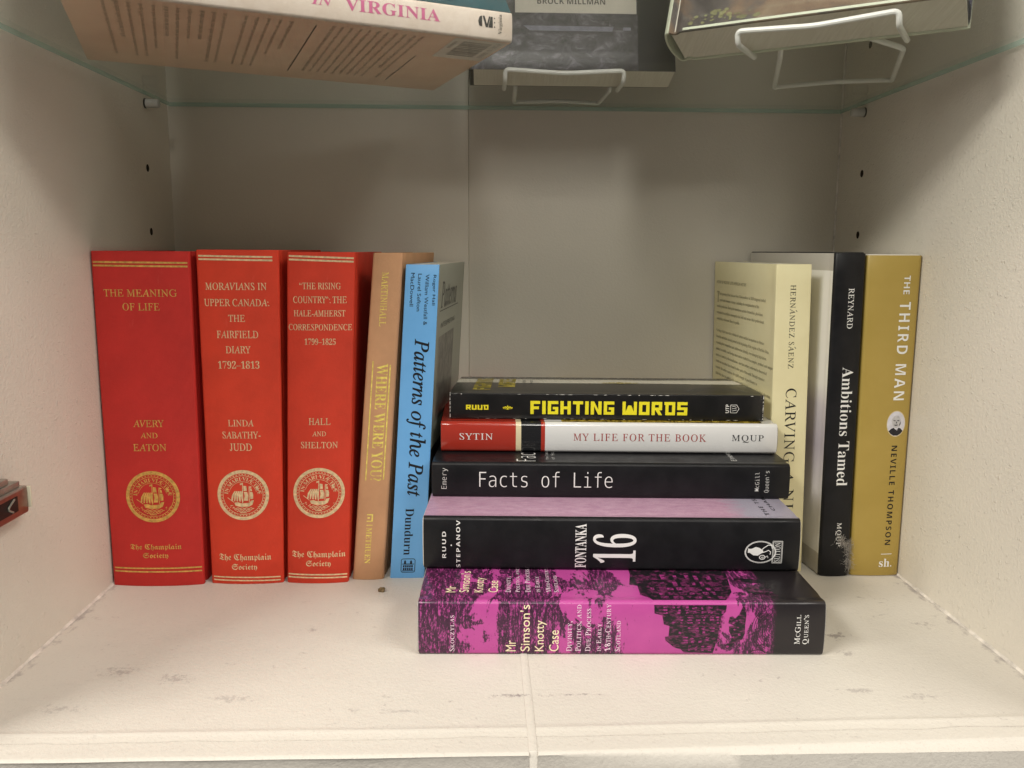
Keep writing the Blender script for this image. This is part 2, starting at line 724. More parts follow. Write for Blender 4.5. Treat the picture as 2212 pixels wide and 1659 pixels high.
def paint(name, c, bump=0.5, specks=True):
    m = NT(name)
    v = m.coord()
    f = m.noise(v, 5, 4, .6)
    base = m.ramp(f, [(.3, tuple(x * .95 for x in c)), (.7, tuple(min(1, x * 1.03) for x in c))])
    big = m.noise(v, 430, 3, .6)
    fine = m.noise(v, 1100, 2, .5)
    spk = m.ramp(m.noise(v, 330, 2, .6), [(.64, 0.0), (.72, 1.0)])
    h = m.math('ADD', m.math('ADD', big, m.math('MULTIPLY', fine, .5)), m.math('MULTIPLY', spk, .9 if specks else .1))
    m.col(base)
    m.rough(.42, .45)
    m.bump(h, bump, .0007)
    return m.m


PAINT = (.70, .655, .57)
M_WALL = paint('wall_paint', PAINT, .55)
M_BACK = paint('back_wall_paint', PAINT, .3, False)


def floor_mat():
    m = NT('shelf_paint')
    v = m.coord()
    f = m.noise(v, 7, 5, .6)
    base = m.ramp(f, [(.3, (.63, .59, .525)), (.7, (.685, .65, .58))])
    # scuffs and grime
    sc = m.noise(m.coord(scale=(110, 190, 110)), 1, 6, .75, .8)
    reg = m.noise(v, 13, 2)
    k = m.math('MULTIPLY', m.ramp(sc, [(.60, 0.), (.70, 1.)]), m.ramp(reg, [(.45, .0), (.62, 1.)]))
    base = m.mix(m.math('MULTIPLY', k, .6), base, (.30, .26, .25))
    fi = m.noise(m.coord(scale=(420, 560, 400)), 1, 4, .7)
    base = m.mix(m.math('MULTIPLY', m.ramp(fi, [(.57, 0.), (.72, 1.)]), .34), base, (.40, .35, .30))
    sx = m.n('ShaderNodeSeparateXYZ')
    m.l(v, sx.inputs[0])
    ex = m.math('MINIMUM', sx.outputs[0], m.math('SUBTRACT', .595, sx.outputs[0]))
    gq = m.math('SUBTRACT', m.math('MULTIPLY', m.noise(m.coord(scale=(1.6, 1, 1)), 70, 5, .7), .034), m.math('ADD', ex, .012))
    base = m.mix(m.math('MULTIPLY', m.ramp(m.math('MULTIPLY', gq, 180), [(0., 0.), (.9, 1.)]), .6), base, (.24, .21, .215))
    # a few scuffs where they lie (metres): x, y, radius x, radius y, strength
    nz = m.noise(v, 230, 6, .8)
    for x, y, rx, ry, st in ((.5035, .4455, .016, .009, .95), (.607 - .012, .531, .014, .009, 1.15), (.5005, .421, .010, .007, .7), (.292, .3745, .018, .0032, 1.1),
                             (.322, .375, .026, .0022, 1.0), (.570, .462, .014, .006, .7), (.487, .375, .016, .006, .6),
                             (.520, .368, .016, .005, .6), (.060, .407, .018, .010, .6), (.096, .398, .018, .009, .6),
                             (.135, .375, .02, .008, .5), (.045, .366, .02, .007, .5), (.163, .462, .010, .006, .6), (.23, .36, .02, .004, .45)):
        sub = m.n('ShaderNodeVectorMath', operation='SUBTRACT')
        m.l(v, sub.inputs[0])
        sub.inputs[1].default_value = (x, y, 0)
        mul = m.n('ShaderNodeVectorMath', operation='MULTIPLY')
        m.l(sub.outputs[0], mul.inputs[0])
        mul.inputs[1].default_value = (1 / rx, 1 / ry, 0)
        ln = m.n('ShaderNodeVectorMath', operation='LENGTH')
        m.l(mul.outputs[0], ln.inputs[0])
        q = m.math('SUBTRACT', 1.0, ln.outputs['Value'])
        q = m.math('ADD', q, m.math('MULTIPLY', m.math('SUBTRACT', nz, .56), 5.0))
        q = m.ramp(q, [(.2, 0.), (.75, 1.)])
        inside = m.ramp(m.math('SUBTRACT', 1.25, ln.outputs['Value']), [(0., 0.), (.3, 1.)])
        base = m.mix(m.math('MULTIPLY', m.math('MULTIPLY', q, inside), .72 * st), base, (.25, .215, .215))
    m.col(base)
    m.rough(.5, .35)
    h = m.math('ADD', m.noise(v, 420, 4, .7), m.math('MULTIPLY', m.noise(v, 70, 3), .8))
    m.bump(h, .5, .0008)
    return m.m


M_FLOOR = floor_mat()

# ---------------------------------------------------------------- the niche
NW, ND, ZT = 595.0, 711.0, 618.0
XJ0, XJ1 = 297.2, 301.8


def board(x0, x1, name):
    prof = [(ND, 0), (346, 0), (343.2, 0), (342.2, .35), (341, .45), (339.8, .1), (337.6, -.3), (334.3, -.55), (333.9, -2.6), (333.4, -.6),
            (327, -.9), (323, -.7), (321.6, -.9), (320.6, -1.8), (320.2, -3.4), (320.0, -12), (320, -70), (ND, -70)]
    bm = bmesh.new()
    nx = 40
    rows = []
    for i in range(nx + 1):
        x = x0 + (x1 - x0) * i / nx
        row = []
        for k, (y, z) in enumerate(prof):
            dy = 0
            if 1 <= k <= 13:
                dy = .5 * noise.noise(Vector((x * .02, k * .02 if k > 6 else 0, 0))) + max(0, (x - 300)) * .017 - (1.2 if k > 9 else 0) + (max(0, (x - 300)) * .012 if k > 9 else 0)
            if k in (7, 8, 9):
                dy += 1.5 * noise.noise(Vector((x * .035, 5, 0))) + .6 * noise.noise(Vector((x * .2, 9, 0)))
            row.append(bm.verts.new(Vector((x, y + dy, z)) * MM))
        rows.append(row)
    n = len(prof)
    for i in range(nx):
        for k in range(n):
            bm.faces.new((rows[i][k], rows[i][(k + 1) % n], rows[i + 1][(k + 1) % n], rows[i + 1][k]))
    bm.faces.new(rows[0])
    bm.faces.new(rows[-1][::-1])
    bmesh.ops.recalc_face_normals(bm, faces=bm.faces)
    return struct(name, bm, M_FLOOR, 50)


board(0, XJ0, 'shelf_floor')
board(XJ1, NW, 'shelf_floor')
bm = bmesh.new()
prof = [(ND, .55), (343, .55), (340, .3), (336, -.1), (325, -.3), (322, -.6), (320.4, -2.6), (320.2, -70), (ND, -70)]
n = len(prof)
ra = [bm.verts.new(Vector((XJ0 + .04, y, z - .35)) * MM) for y, z in prof]
rb = [bm.verts.new(Vector((XJ0 + .7, y, z)) * MM) for y, z in prof]
rc = [bm.verts.new(Vector((XJ1 - .7, y, z)) * MM) for y, z in prof]
rd = [bm.verts.new(Vector((XJ1 - .04, y, z - .35)) * MM) for y, z in prof]
for A, B in ((ra, rb), (rb, rc), (rc, rd)):
    for k in range(n):
        bm.faces.new((A[k], A[(k + 1) % n], B[(k + 1) % n], B[k]))
bm.faces.new(ra)
bm.faces.new(rd[::-1])
bmesh.ops.recalc_face_normals(bm, faces=bm.faces)
struct('joint_strip', bm, M_FLOOR, 40)

for x0_, x1_, y_ in ((-60, 261.4, ND - 1.3), (261.6, NW + 60, ND + .4)):
    bm = bmesh.new()
    box(bm, x0_, y_, -70, x1_, ND + 20, ZT, .5)
    struct('back_wall', bm, M_BACK, 30)


M_BORE = plain('hole_shade', (.06, .045, .035), .8, .1)  # near-black colour stands in for the shade inside the peg holes


def side_wall(x0, x1, holes, hx, y):
    bm = bmesh.new()
    box(bm, x0, 318, -70, x1, ND, ZT)
    wall = struct('side_wall', bm, M_WALL, 0)
    bm = bmesh.new()
    for z in holes:
        tube(bm, [(hx - 9, y, z), (hx + 9, y, z)], 3.1, 20)
    cut = link('cut', bm, M_WALL, None, 0)
    md = wall.modifiers.new('holes', 'BOOLEAN')
    md.operation = 'DIFFERENCE'
    md.solver = 'EXACT'
    md.object = cut
    dg = bpy.context.evaluated_depsgraph_get()
    dg.update()
    me = bpy.data.meshes.new_from_object(wall.evaluated_get(dg))
    wall.modifiers.clear()
    wall.data = me
    me.materials.clear()
    me.materials.append(M_WALL)
    me.materials.append(M_BORE)
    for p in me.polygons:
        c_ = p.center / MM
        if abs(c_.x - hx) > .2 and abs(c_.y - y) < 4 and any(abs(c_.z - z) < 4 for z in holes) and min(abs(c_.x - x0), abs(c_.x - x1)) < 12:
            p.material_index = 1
    bpy.data.objects.remove(cut)
    return wall


side_wall(-25, 0, (260, 311.3, 415.5), 0, 657)
side_wall(NW, NW + 25, (261, 312.2, 416.5), NW, 662)
bm = bmesh.new()
box(bm, -60, 300, ZT, NW + 60, ND + 20, ZT + 20)  # unseen top, set low to keep lamp light off the back wall
struct('niche_top', bm, M_BACK, 0)

M_CAULK = plain('caulk', (.66, .615, .55), .5, .4, .3, 90)
for x, sg in ((0.0, 1), (NW, -1)):
    bm = bmesh.new()
    A = []
    for i in range(90):
        y = 345 + (ND - 345) * i / 89
        w = 1.7 + .7 * noise.noise(Vector((y * .08, x, 0)))
        A.append([bm.verts.new(Vector(p) * MM) for p in ((x - sg * .5, y, w), (x + sg * w * .35, y, w * .45), (x + sg * w, y, -.3), (x - sg * .5, y, -.3))])
    for i in range(89):
        for k in range(4):
            bm.faces.new((A[i][k], A[i][(k + 1) % 4], A[i + 1][(k + 1) % 4], A[i + 1][k]))
    bmesh.ops.recalc_face_normals(bm, faces=bm.faces)
    struct('caulk_bead', bm, M_CAULK, 60)

for x, sg in ((0.0, 1), (NW, -1)):
    bm = bmesh.new()
    tube(bm, [(x + .25 * sg + .35 * noise.noise(Vector((z * .05, x, 3))), ND - .25, z) for z in range(2, int(ZT) - 2, 6)], 1.1, 8)
    struct('caulk_bead', bm, M_CAULK, 60)

# ---------------------------------------------------------------- glass shelf and its pins
m = NT('clear_glass')
t = m.t
t.nodes.remove(m.p)
out = t.nodes['Material Output']
tr = m.n('ShaderNodeBsdfTransparent')
tr.inputs[0].default_value = (.972, .985, .975, 1)
gl = m.n('ShaderNodeBsdfGlossy')
gl.inputs['Roughness'].default_value = .03
gl.inputs[0].default_value = (.9, .95, .93, 1)
fr = m.n('ShaderNodeFresnel')
fr.inputs[0].default_value = 1.45
mx = m.n('ShaderNodeMixShader')
m.l(m.math('MULTIPLY', fr.outputs[0], .2), mx.inputs[0])
m.l(tr.outputs[0], mx.inputs[1])
m.l(gl.outputs[0], mx.inputs[2])
m.l(mx.outputs[0], out.inputs[0])
M_GLASS = m.m
m = NT('glass_edge')
m.col((.52, .70, .63))
m.rough(.2, .5)
tr = m.n('ShaderNodeBsdfTransparent')
tr.inputs[0].default_value = (.72, .86, .80, 1)
mx = m.n('ShaderNodeMixShader')
mx.inputs[0].default_value = .45
m.l(tr.outputs[0], mx.inputs[1])
m.l(m.p.outputs[0], mx.inputs[2])
m.l(mx.outputs[0], m.t.nodes['Material Output'].inputs[0])
M_GEDGE = m.m

g = thing('glass_shelf', 'clear glass shelf with green edges spanning the niche above the books', 'shelf', (297.5, 530, 366.6))
bm = bmesh.new()
box(bm, -295, -190, 1.6, 295, 178.3, 5.0)
for f in bm.faces:
    f.material_index = 0 if abs(f.normal.z) > .5 else 1
link('glass_pane', bm, [M_GLASS, M_GEDGE], g, 0)

m = NT('clear_plastic')
m.col((.80, .80, .76))
m.rough(.12, .6)
m.p.inputs['Transmission Weight'].default_value = .35
M_PLAST = m.m
M_DARK = plain('dark_metal', (.05, .045, .04), .4, .5)
for x, sg, y, lab in ((0.0, 1, 659, 'clear shelf pin under the glass corner on the left side wall'),
                      (NW, -1, 664, 'clear shelf pin under the glass corner on the right side wall')):
    p = thing('shelf_pin', lab, 'shelf pin', (x, y, 362.6), 'clear pins holding up the glass shelf')
    bm = bmesh.new()
    tube(bm, [(sg * a, 0, 0) for a in (1.2, 2, 10, 11.2, 11.6)], 1, 20, radii=[3.7, 3.7, 3.6, 3.2, 2.2])
    link('pin', bm, M_PLAST, p)
    bm = bmesh.new()
    tube(bm, [(sg * .02, 0, 0), (sg * .8, 0, 0)], 4.0, 24)
    link('collar', bm, M_DARK, p)

# ---------------------------------------------------------------- upright red books
GOLD1 = plain('gold_foil_deep', (.66, .39, .10), .38, .5, .3, 420, .35, .3, 1500)
GOLD2 = plain('gold_foil_pale', (.80, .61, .36), .38, .5, .25, 420, .3, .3, 1500)


def emblem(ca, cb, R, ra):
    """round society seal: ring, lettering on an arch, a ship under sail"""
    def f(d):
        P = lambda pts: [(ca + x * R * ra, cb + y * R) for x, y in pts]
        d.ring(ca, cb, R * .87, R, ra, 72)
        for i in range(44):
            t = 2 * math.pi * i / 44
            d.poly([(ca + math.cos(t + q) * R * k * ra, cb + math.sin(t + q) * R * k) for q, k in ((-.055, .85), (0, .80), (.055, .85), (0, .835))])
        d.ring(ca, cb, R * .765, R * .785, ra, 64)
        vs, fs = text2d('IN·MARI·VIÆ·TVÆ', 'bserif')
        q = []
        for x, y in vs:
            t = math.pi / 2 + (.5 - x) * 3.0
            r = R * (.575 + .15 * y)
            q.append((ca + math.cos(t) * r * ra, cb + math.sin(t) * r))
        d.add(q, fs)
        d.ring(ca, cb, R * .53, R * .545, ra, 30, 0, .25, math.pi - .25)
        # hull, castles, bowsprit
        d.poly(P([(-.34, -.30), (-.30, -.42), (-.10, -.47), (.22, -.46), (.36, -.38), (.42, -.20), (.30, -.22), (.26, -.30), (-.05, -.33), (-.2, -.28)]))
        d.line(P([(-.36, -.28), (-.60, -.10)]), R * .025)
        # masts
        d.line(P([(-.02, -.315), (.0, .50)]), R * .03)
        d.line(P([(.24, -.28), (.25, .36)]), R * .028)
        d.poly(P([(.012, .50), (-.10, .46), (-.10, .40), (.008, .43)]))
        d.poly(P([(.27, .36), (.36, .33), (.27, .28)]))
        # sails with seams left open
        for k in range(5):
            x0, x1 = -.46 + k * .085, -.40 + k * .085
            d.poly(P([(x0 + .02 * k, -.22 - .008 * k), (x1 + .02 * k - .01, -.24 - .006 * k), (x1 + .05 + .005 * k, .0), (x1 + .13 - .015 * k, .17), (x0 + .14 - .015 * k, .16), (x0 + .035, .0)]))
        d.poly(P([(.03, -.22), (.19, -.22), (.21, -.02), (.17, .13), (.04, .13), (.07, -.04)]))
        d.poly(P([(.03, .17), (.16, .17), (.14, .36), (.03, .38)]))
        d.poly(P([(.285, -.16), (.39, -.14), (.40, .02), (.37, .12), (.28, .13)]))
        d.poly(P([(.285, .16), (.36, .16), (.34, .26), (.285, .27)]))
        for k in range(7):
            t = -.15 + .17 * k
            d.line(P([(.42 + .10 * math.cos(t), .22 + .10 * math.sin(t)), (.42 + .20 * math.cos(t), .22 + .20 * math.sin(t))]), R * .022)
        # waves
        for k in range(4):
            y = -.52 - .06 * k
            w = math.sqrt(max(.02, .70 ** 2 - y * y)) * .9
            d.line(P([(-w + 2 * w * i / 24, y + .018 * math.sin(i * 1.3 + k * 2)) for i in range(25)]), R * .024)
        random.seed(int(ca * 7))
        for k in range(26):
            x, y = random.uniform(-.62, .66), random.uniform(-.5, -.36)
            if x < -.36 or x > .44:
                d.rect(ca + x * R * ra, cb + y * R, ca + (x + .05) * R * ra, cb + (y + .018) * R)
    return f


def bands(W, rows):
    def f(d):
        for a0, b0, a1, b1, w in rows:
            n = 14
            d.line([(a0 + (a1 - a0) * i / n, b0 + (b1 - b0) * i / n) for i in range(n + 1)], w)
    return f


RED1 = cloth('crimson_cloth', (.56, .029, .023))
RED2 = cloth('red_cloth', (.72, .056, .024))
RED3 = cloth('scarlet_cloth', (.69, .053, .024))

b = Book(Stand(1.2, 67.5, .8, 69.1, 540.7, 244.5, 158), 'red_hardback', 'widest crimson cloth hardback with deep gold lettering, standing against the left wall', 'hard',
         [RED1] * 3, bulge=3.2, r=1.6, group='red cloth hardbacks with gold seals', seed=1)
b.mark('title', GOLD1, [('THE MEANING', 'roman', 33.0, 215.4, 50.2, 5.1, 0), ('OF LIFE', 'roman', 33.5, 205.8, 25.4, 5.2, 0)])
b.mark('author_name', GOLD1, [('AVERY', 'roman', 33.9, 122.4, 21.7, 5.2, 0), ('AND', 'roman', 33.8, 113.7, 12.1, 4.1, 0), ('EATON', 'roman', 33.8, 104.8, 23.4, 5.3, 0)])
b.mark('seal_emblem', GOLD1, build=emblem(33.9, 68.2, 19.2, 1.01))
b.mark('publisher_name', GOLD1, [('The Champlain', 'frak', 34.0, 29.9, 37.4, 5.1, 0), ('Society', 'frak', 33.6, 23.3, 18.4, 5.0, 0)])
b.mark('foil_band', GOLD1, build=bands(67.4, [(1.4, 236.8, 65.8, 236.4, 1.25), (1.4, 234.4, 65.8, 233.9, 1.25)]))
b.mark('foil_band', GOLD1, build=bands(67.4, [(2.0, 13.9, 66.2, 13.8, 1.1), (2.0, 11.4, 66.2, 11.0, 1.1)]))

b = Book(Stand(72.3, 125.5, 72.6, 130.6, 543, 245.7, 158), 'red_hardback', 'red cloth hardback with pale gold lettering, middle of the three red books', 'hard',
         [RED2] * 3, bulge=2.8, r=1.5, group='red cloth hardbacks with gold seals', seed=2)
b.mark('title', GOLD2, [('MORAVIANS IN', 'roman', 26.6, 220.2, 41.4, 5.2, 0), ('UPPER CANADA:', 'roman', 26.7, 208.8, 44.4, 5.2, 0), ('THE', 'roman', 26.7, 197.7, 11.5, 4.8, 0),
                        ('FAIRFIELD', 'roman', 26.8, 186.3, 28.5, 5.3, 0), ('DIARY', 'roman', 27.0, 175.4, 17.2, 5.1, 0), ('1792–1813', 'serif', 27.0, 164.5, 28.9, 5.5, 0)])
b.mark('author_name', GOLD2, [('LINDA', 'roman', 27.2, 122.1, 18.4, 4.9, 0), ('SABATHY-', 'roman', 27.4, 113.3, 27.4, 5.1, 0), ('JUDD', 'roman', 26.6, 104.3, 15.9, 5.5, 0)])
b.mark('seal_emblem', GOLD2, build=emblem(27.0, 68.4, 18.9, 1.01))
b.mark('publisher_name', GOLD2, [('The Champlain', 'frak', 27.0, 20.5, 39.5, 6.2, 0), ('Society', 'frak', 26.4, 13.0, 19.2, 5.6, 0)])
b.mark('foil_band', GOLD2, build=bands(55.6, [(1.8, 241.4, 51.4, 240.7, 1.25), (1.8, 239.1, 51.4, 238.4, 1.25)]))
b.mark('foil_band', GOLD2, build=bands(55.6, [(2.1, 5.6, 53.3, 5.1, 1.0), (2.1, 3.2, 53.3, 2.6, 1.0)]))

b = Book(Stand(128, 173.6, 136.2, 184.3, 543, 244.5, 158), 'red_hardback', 'narrowest red cloth hardback with pale gold lettering, beside the tan book', 'hard',
         [RED3] * 3, bulge=2.6, r=1.5, group='red cloth hardbacks with gold seals', seed=3)
b.mark('title', GOLD2, [('“THE RISING', 'roman', 23.2, 220.7, 28.5, 4.7, 0), ('COUNTRY”: THE', 'roman', 23.1, 211.0, 37.0, 4.9, 0), ('HALE-AMHERST', 'roman', 23.0, 201.4, 35.9, 4.5, 0),
                        ('CORRESPONDENCE', 'roman', 23.5, 191.5, 44.2, 4.5, 0), ('1799–1825', 'serif', 23.7, 181.2, 21.8, 4.5, 0)])
b.mark('author_name', GOLD2, [('HALL', 'roman', 23.9, 123.2, 15.6, 5.0, 0), ('AND', 'roman', 23.7, 114.1, 9.9, 3.7, 0), ('SHELTON', 'roman', 23.9, 105.7, 26.6, 4.8, 0)])
b.mark('seal_emblem', GOLD2, build=emblem(23.9, 69.7, 19.0, 1.0))
b.mark('publisher_name', GOLD2, [('The Champlain', 'frak', 24.1, 22.3, 40.3, 6.1, 0), ('Society', 'frak', 24.1, 15.2, 18.6, 5.6, 0)])
b.mark('foil_band', GOLD2, build=bands(46.9, [(1.4, 241.6, 45.8, 240.2, 1.25), (1.4, 239.2, 45.8, 237.8, 1.25)]))
b.mark('foil_band', GOLD2, build=bands(46.9, [(1.2, 7.2, 45.8, 6.7, 1.1), (1.2, 4.9, 45.8, 4.4, 1.1)]))

# ---------------------------------------------------------------- tan book
TAN = cloth('tan_cloth', (.63, .345, .185), .2)
OLDGOLD = plain('worn_gold_foil', (.88, .66, .15), .4, .5, .3, 350)
b = Book(Stand(175.6, 199.1, 195.9, 217.2, 548.5, 244.2, 156, .085), 'tan_hardback', 'slim tan cloth hardback with worn gold lettering, leaning beside the blue book', 'hard', [TAN] * 3, bulge=1.6, r=1.6, seed=4)
b.mark('author_name', OLDGOLD, [('MARTIN/HALL', 'roman', 10.6, 211.1, 38.7, 5.0, -90)])
b.mark('title', OLDGOLD, [('WHERE WERE YOU?', 'bserif', 12.6, 120.7, 87.4, 8.2, -90)],
       lambda d: (d.line([(5.4, 166.4 - i * 8.1) for i in range(12)], .9), d.line([(18.2, 163.6 - i * 7.8) for i in range(12)], .9)))


def methuen(d):
    d.text('METHUEN', 'bserif', 10.1, 27.0, 28.0, 4.0, -90)
    d.rect(8.0, 45.6, 12.4, 46.4)
    d.rect(8.0, 50.6, 12.4, 51.4)
    d.rect(11.4, 46.4, 12.4, 50.6)
    d.rect(8.4, 48.0, 10.2, 49.0)
    d.rect(8.0, 42.6, 12.4, 43.2)


b.mark('publisher_name', OLDGOLD, build=methuen)

# ---------------------------------------------------------------- blue paperback
m = NT('blue_card')
v = m.coord()
m.col(m.ramp(m.noise(v, 40, 4), [(.3, (.15, .42, .80)), (.7, (.175, .46, .85))]))
m.rough(.38, .4)
BLUE = m.m
m = NT('sage_card')
tc = m.n('ShaderNodeTexCoord')
sp = m.n('ShaderNodeSeparateXYZ')
m.l(tc.outputs['UV'], sp.inputs[0])
m.col(m.mix(m.ramp(sp.outputs[0], [(.28, 0.), (.5, 0.), (1.02, 0.), (1.18, 1.0)]), (.018, .018, .018), (.27, .285, .235)))
m.rough(.3, .45)
SAGE = m.m
BLACK_INK = plain('black_ink', (.012, .012, .014), .5, .3)
b = Book(Stand(203.8, 229.7, 219, 243, 550.3, 236, 154, .095), 'blue_paperback', 'sky blue paperback with black italic lettering, leaning against the horizontal stack', 'paper', [BLUE, BLUE, SAGE], bulge=.35, r=.5, seed=5)
b.mark('author_name', BLACK_INK, [('Roger Hall', 'sans', 21.7, 217.7, 21.8, 2.8, -90), ('William Westfall &', 'sans', 16.5, 210.6, 36.6, 2.8, -90),
                                  ('Laurel Sefton', 'sans', 11.0, 215.9, 26.9, 2.8, -90), ('MacDowell', 'sans', 5.6, 218.0, 24.0, 2.8, -90)])
b.mark('title', BLACK_INK, [('Patterns of the Past', 'ital', 13.7, 123.3, 118.5, 15.1, -90)])


def dundurn(d):
    d.text('Dundurn', 'serif', 12.0, 36.6, 36.5, 6.2, -90)
    c = (12.7, 10.0)
    q = rounded_path([(c[0] - 5, c[1], 0), (c[0] - 5, c[1] + 5.3, 0), (c[0] + 5, c[1] + 5.3, 0), (c[0] + 5, c[1] - 5.3, 0), (c[0] - 5, c[1] - 5.3, 0), (c[0] - 5, c[1], 0)], 1.6)
    d.line([(p.x, p.y) for p in q], .45)
    for k in range(5):
        for j in range(2):
            d.rect(c[0] - 3.6 + k * 1.5, c[1] - 3.6 + j * 2.2, c[0] - 2.5 + k * 1.5, c[1] - 1.9 + j * 2.2)
    d.rect(c[0] - 4.2, c[1] + .9, c[0] + 4.2, c[1] + 1.5)
    d.rect(c[0] - 4.2, c[1] - 4.4, c[0] + 4.2, c[1] - 3.9)
    for x in (-2.4, 2.0):
        d.rect(c[0] + x - .6, c[1] + 1.5, c[0] + x + .8, c[1] + 3.0)
        d.poly([(c[0] + x - .7, c[1] + 3.0), (c[0] + x + .9, c[1] + 3.0), (c[0] + x + .1, c[1] + 4.4)])


b.mark('publisher_name', BLACK_INK, build=dundurn)
GREY_INK = plain('grey_ink', (.10, .10, .095), .5, .3)
m = NT('grey_cover_photo')
v = m.coord(scale=(1, 1, 1))
m.col(m.ramp(m.noise(v, 90, 5, .7), [(.35, (.05, .05, .045)), (.65, (.22, .21, .19))]))
m.rough(.35)
GPHOTO = m.m
b.mark('cover_title', GREY_INK, [('Patterns', 'ital', 62, 213, 90, 20, 0), ('INTERPRETING', 'sans', 62, 190, 80, 4, 0)],
       lambda d: d.rect(14, 201, 120, 201.8), surf=b.side1)
b.mark('cover_photo', GPHOTO, build=lambda d: d.rect(14, 118, 100, 182), surf=b.side1, off=.1, maxlen=20)

# ---------------------------------------------------------------- the horizontal stack
def wood_engraving():
    """purple woodcut sky: u = along the book, v = up the spine and over the top"""
    m = NT('magenta_woodcut')
    tc = m.n('ShaderNodeTexCoord')
    sp = m.n('ShaderNodeSeparateXYZ')
    m.l(tc.outputs['UV'], sp.inputs[0])
    u = m.math('MULTIPLY', sp.outputs[0], 1 / 2.51)

    def mp(sc, loc=(0, 0, 0)):
        k = m.n('ShaderNodeMapping')
        k.inputs['Scale'].default_value = sc
        k.inputs['Location'].default_value = loc
        m.l(tc.outputs['UV'], k.inputs[0])
        return k.outputs[0]
    dens = m.ramp(u, [(0.0, 1.0), (.08, .95), (.10, .52), (.185, .50), (.21, .64), (.34, .62), (.37, .50), (.42, .54), (.475, .56), (.515, .36), (.55, .30), (.74, .46), (.80, .52), (.862, .56), (.875, 1.0)])
    blob = m.noise(mp((6, 3.4, 1), (3.1, .2, 0)), 1, 5, .62, .8)
    stroke = m.noise(mp((62, 11, 1)), 1, 4, .75)
    grain = m.noise(mp((110, 55, 1)), 1, 3, .75)
    tex = m.math('ADD', m.math('MULTIPLY', stroke, .6), m.math('MULTIPLY', grain, .4))
    cov = m.math('ADD', .5, m.math('MULTIPLY', m.math('SUBTRACT', dens, blob), 3.2))
    cov = m.math('MINIMUM', m.math('MAXIMUM', cov, .36), .565)
    full = m.ramp(u, [(.862, 0.), (.876, 1.)])
    ink = m.ramp(m.math('ADD', m.math('SUBTRACT', cov, tex), .5), [(.47, 0.), (.56, 1.)])
    ink2 = m.math('MAXIMUM', m.math('MULTIPLY', ink, .93), full)
    tone = m.mix(m.noise(mp((9, 9, 1)), 1, 3), (.41, .055, .265), (.51, .08, .315))
    m.col(m.mix(full, m.mix(ink, tone, m.mix(m.noise(mp((14, 9, 1)), 1, 3), (.016, .009, .016), (.085, .018, .065))), (.016, .013, .015)))
    m.rough(.33, .4)
    m.p.inputs['Coat Weight'].default_value = .15
    m.p.inputs['Coat Roughness'].default_value = .25
    return m.m


WOODCUT = wood_engraving()
m = NT('black_jacket')
v = m.coord()
m.col(m.ramp(m.noise(v, 60, 5, .65), [(.3, (.006, .006, .007)), (.75, (.013, .013, .015))]))
m.rough(.36, .28)
sm = m.ramp(m.noise(v, 45, 4, .7), [(.35, .30), (.7, .5)])
m.l(sm, m.p.inputs['Roughness'])
BLACKJ = m.m
BOARD_GREY = plain('grey_board', (.42, .41, .39), .7, .3)
BOARD_WHITE = plain('cream_board', (.70, .66, .58), .7, .3)
BOARD_BLACK = plain('black_board', (.015, .014, .014), .6, .3)
WHITE_INK = plain('white_ink', (.80, .80, .78), .5, .3, .03)
CREAM_INK = plain('cream_ink', (.85, .74, .50), .5, .3, .03)
PINK_INK = plain('pale_pink_ink', (.86, .66, .78), .5, .3, .03)
STACK = 'books lying in the horizontal stack'

bk = Lie((234.1, 425.2), (484.8, 418.4), 0, 34.8, 162)
b = Book(bk, 'hardback_book', 'thick magenta and black hardback at the bottom of the horizontal stack', 'jacket', [WOODCUT] * 3, bulge=1.2, r=2.2, group=STACK, board=BOARD_GREY, lift=.7, seed=6)
CITY_INK = NT('woodcut_city')
v = CITY_INK.coord(scale=(260, 260, 700))
CITY_INK.col(CITY_INK.ramp(CITY_INK.noise(v, 1, 3, .6), [(.50, (.012, .010, .013)), (.68, (.17, .025, .10))]))
CITY_INK.rough(.35, .45)
CITY_INK = CITY_INK.m
MAG_INK = NT('magenta_hatching')
v = MAG_INK.coord(scale=(420, 420, 900))
MAG_INK.col(MAG_INK.ramp(MAG_INK.noise(v, 1, 3, .7), [(.40, (.03, .014, .024)), (.56, (.34, .035, .20))]))
MAG_INK.rough(.38, .4)
MAG_INK = MAG_INK.m


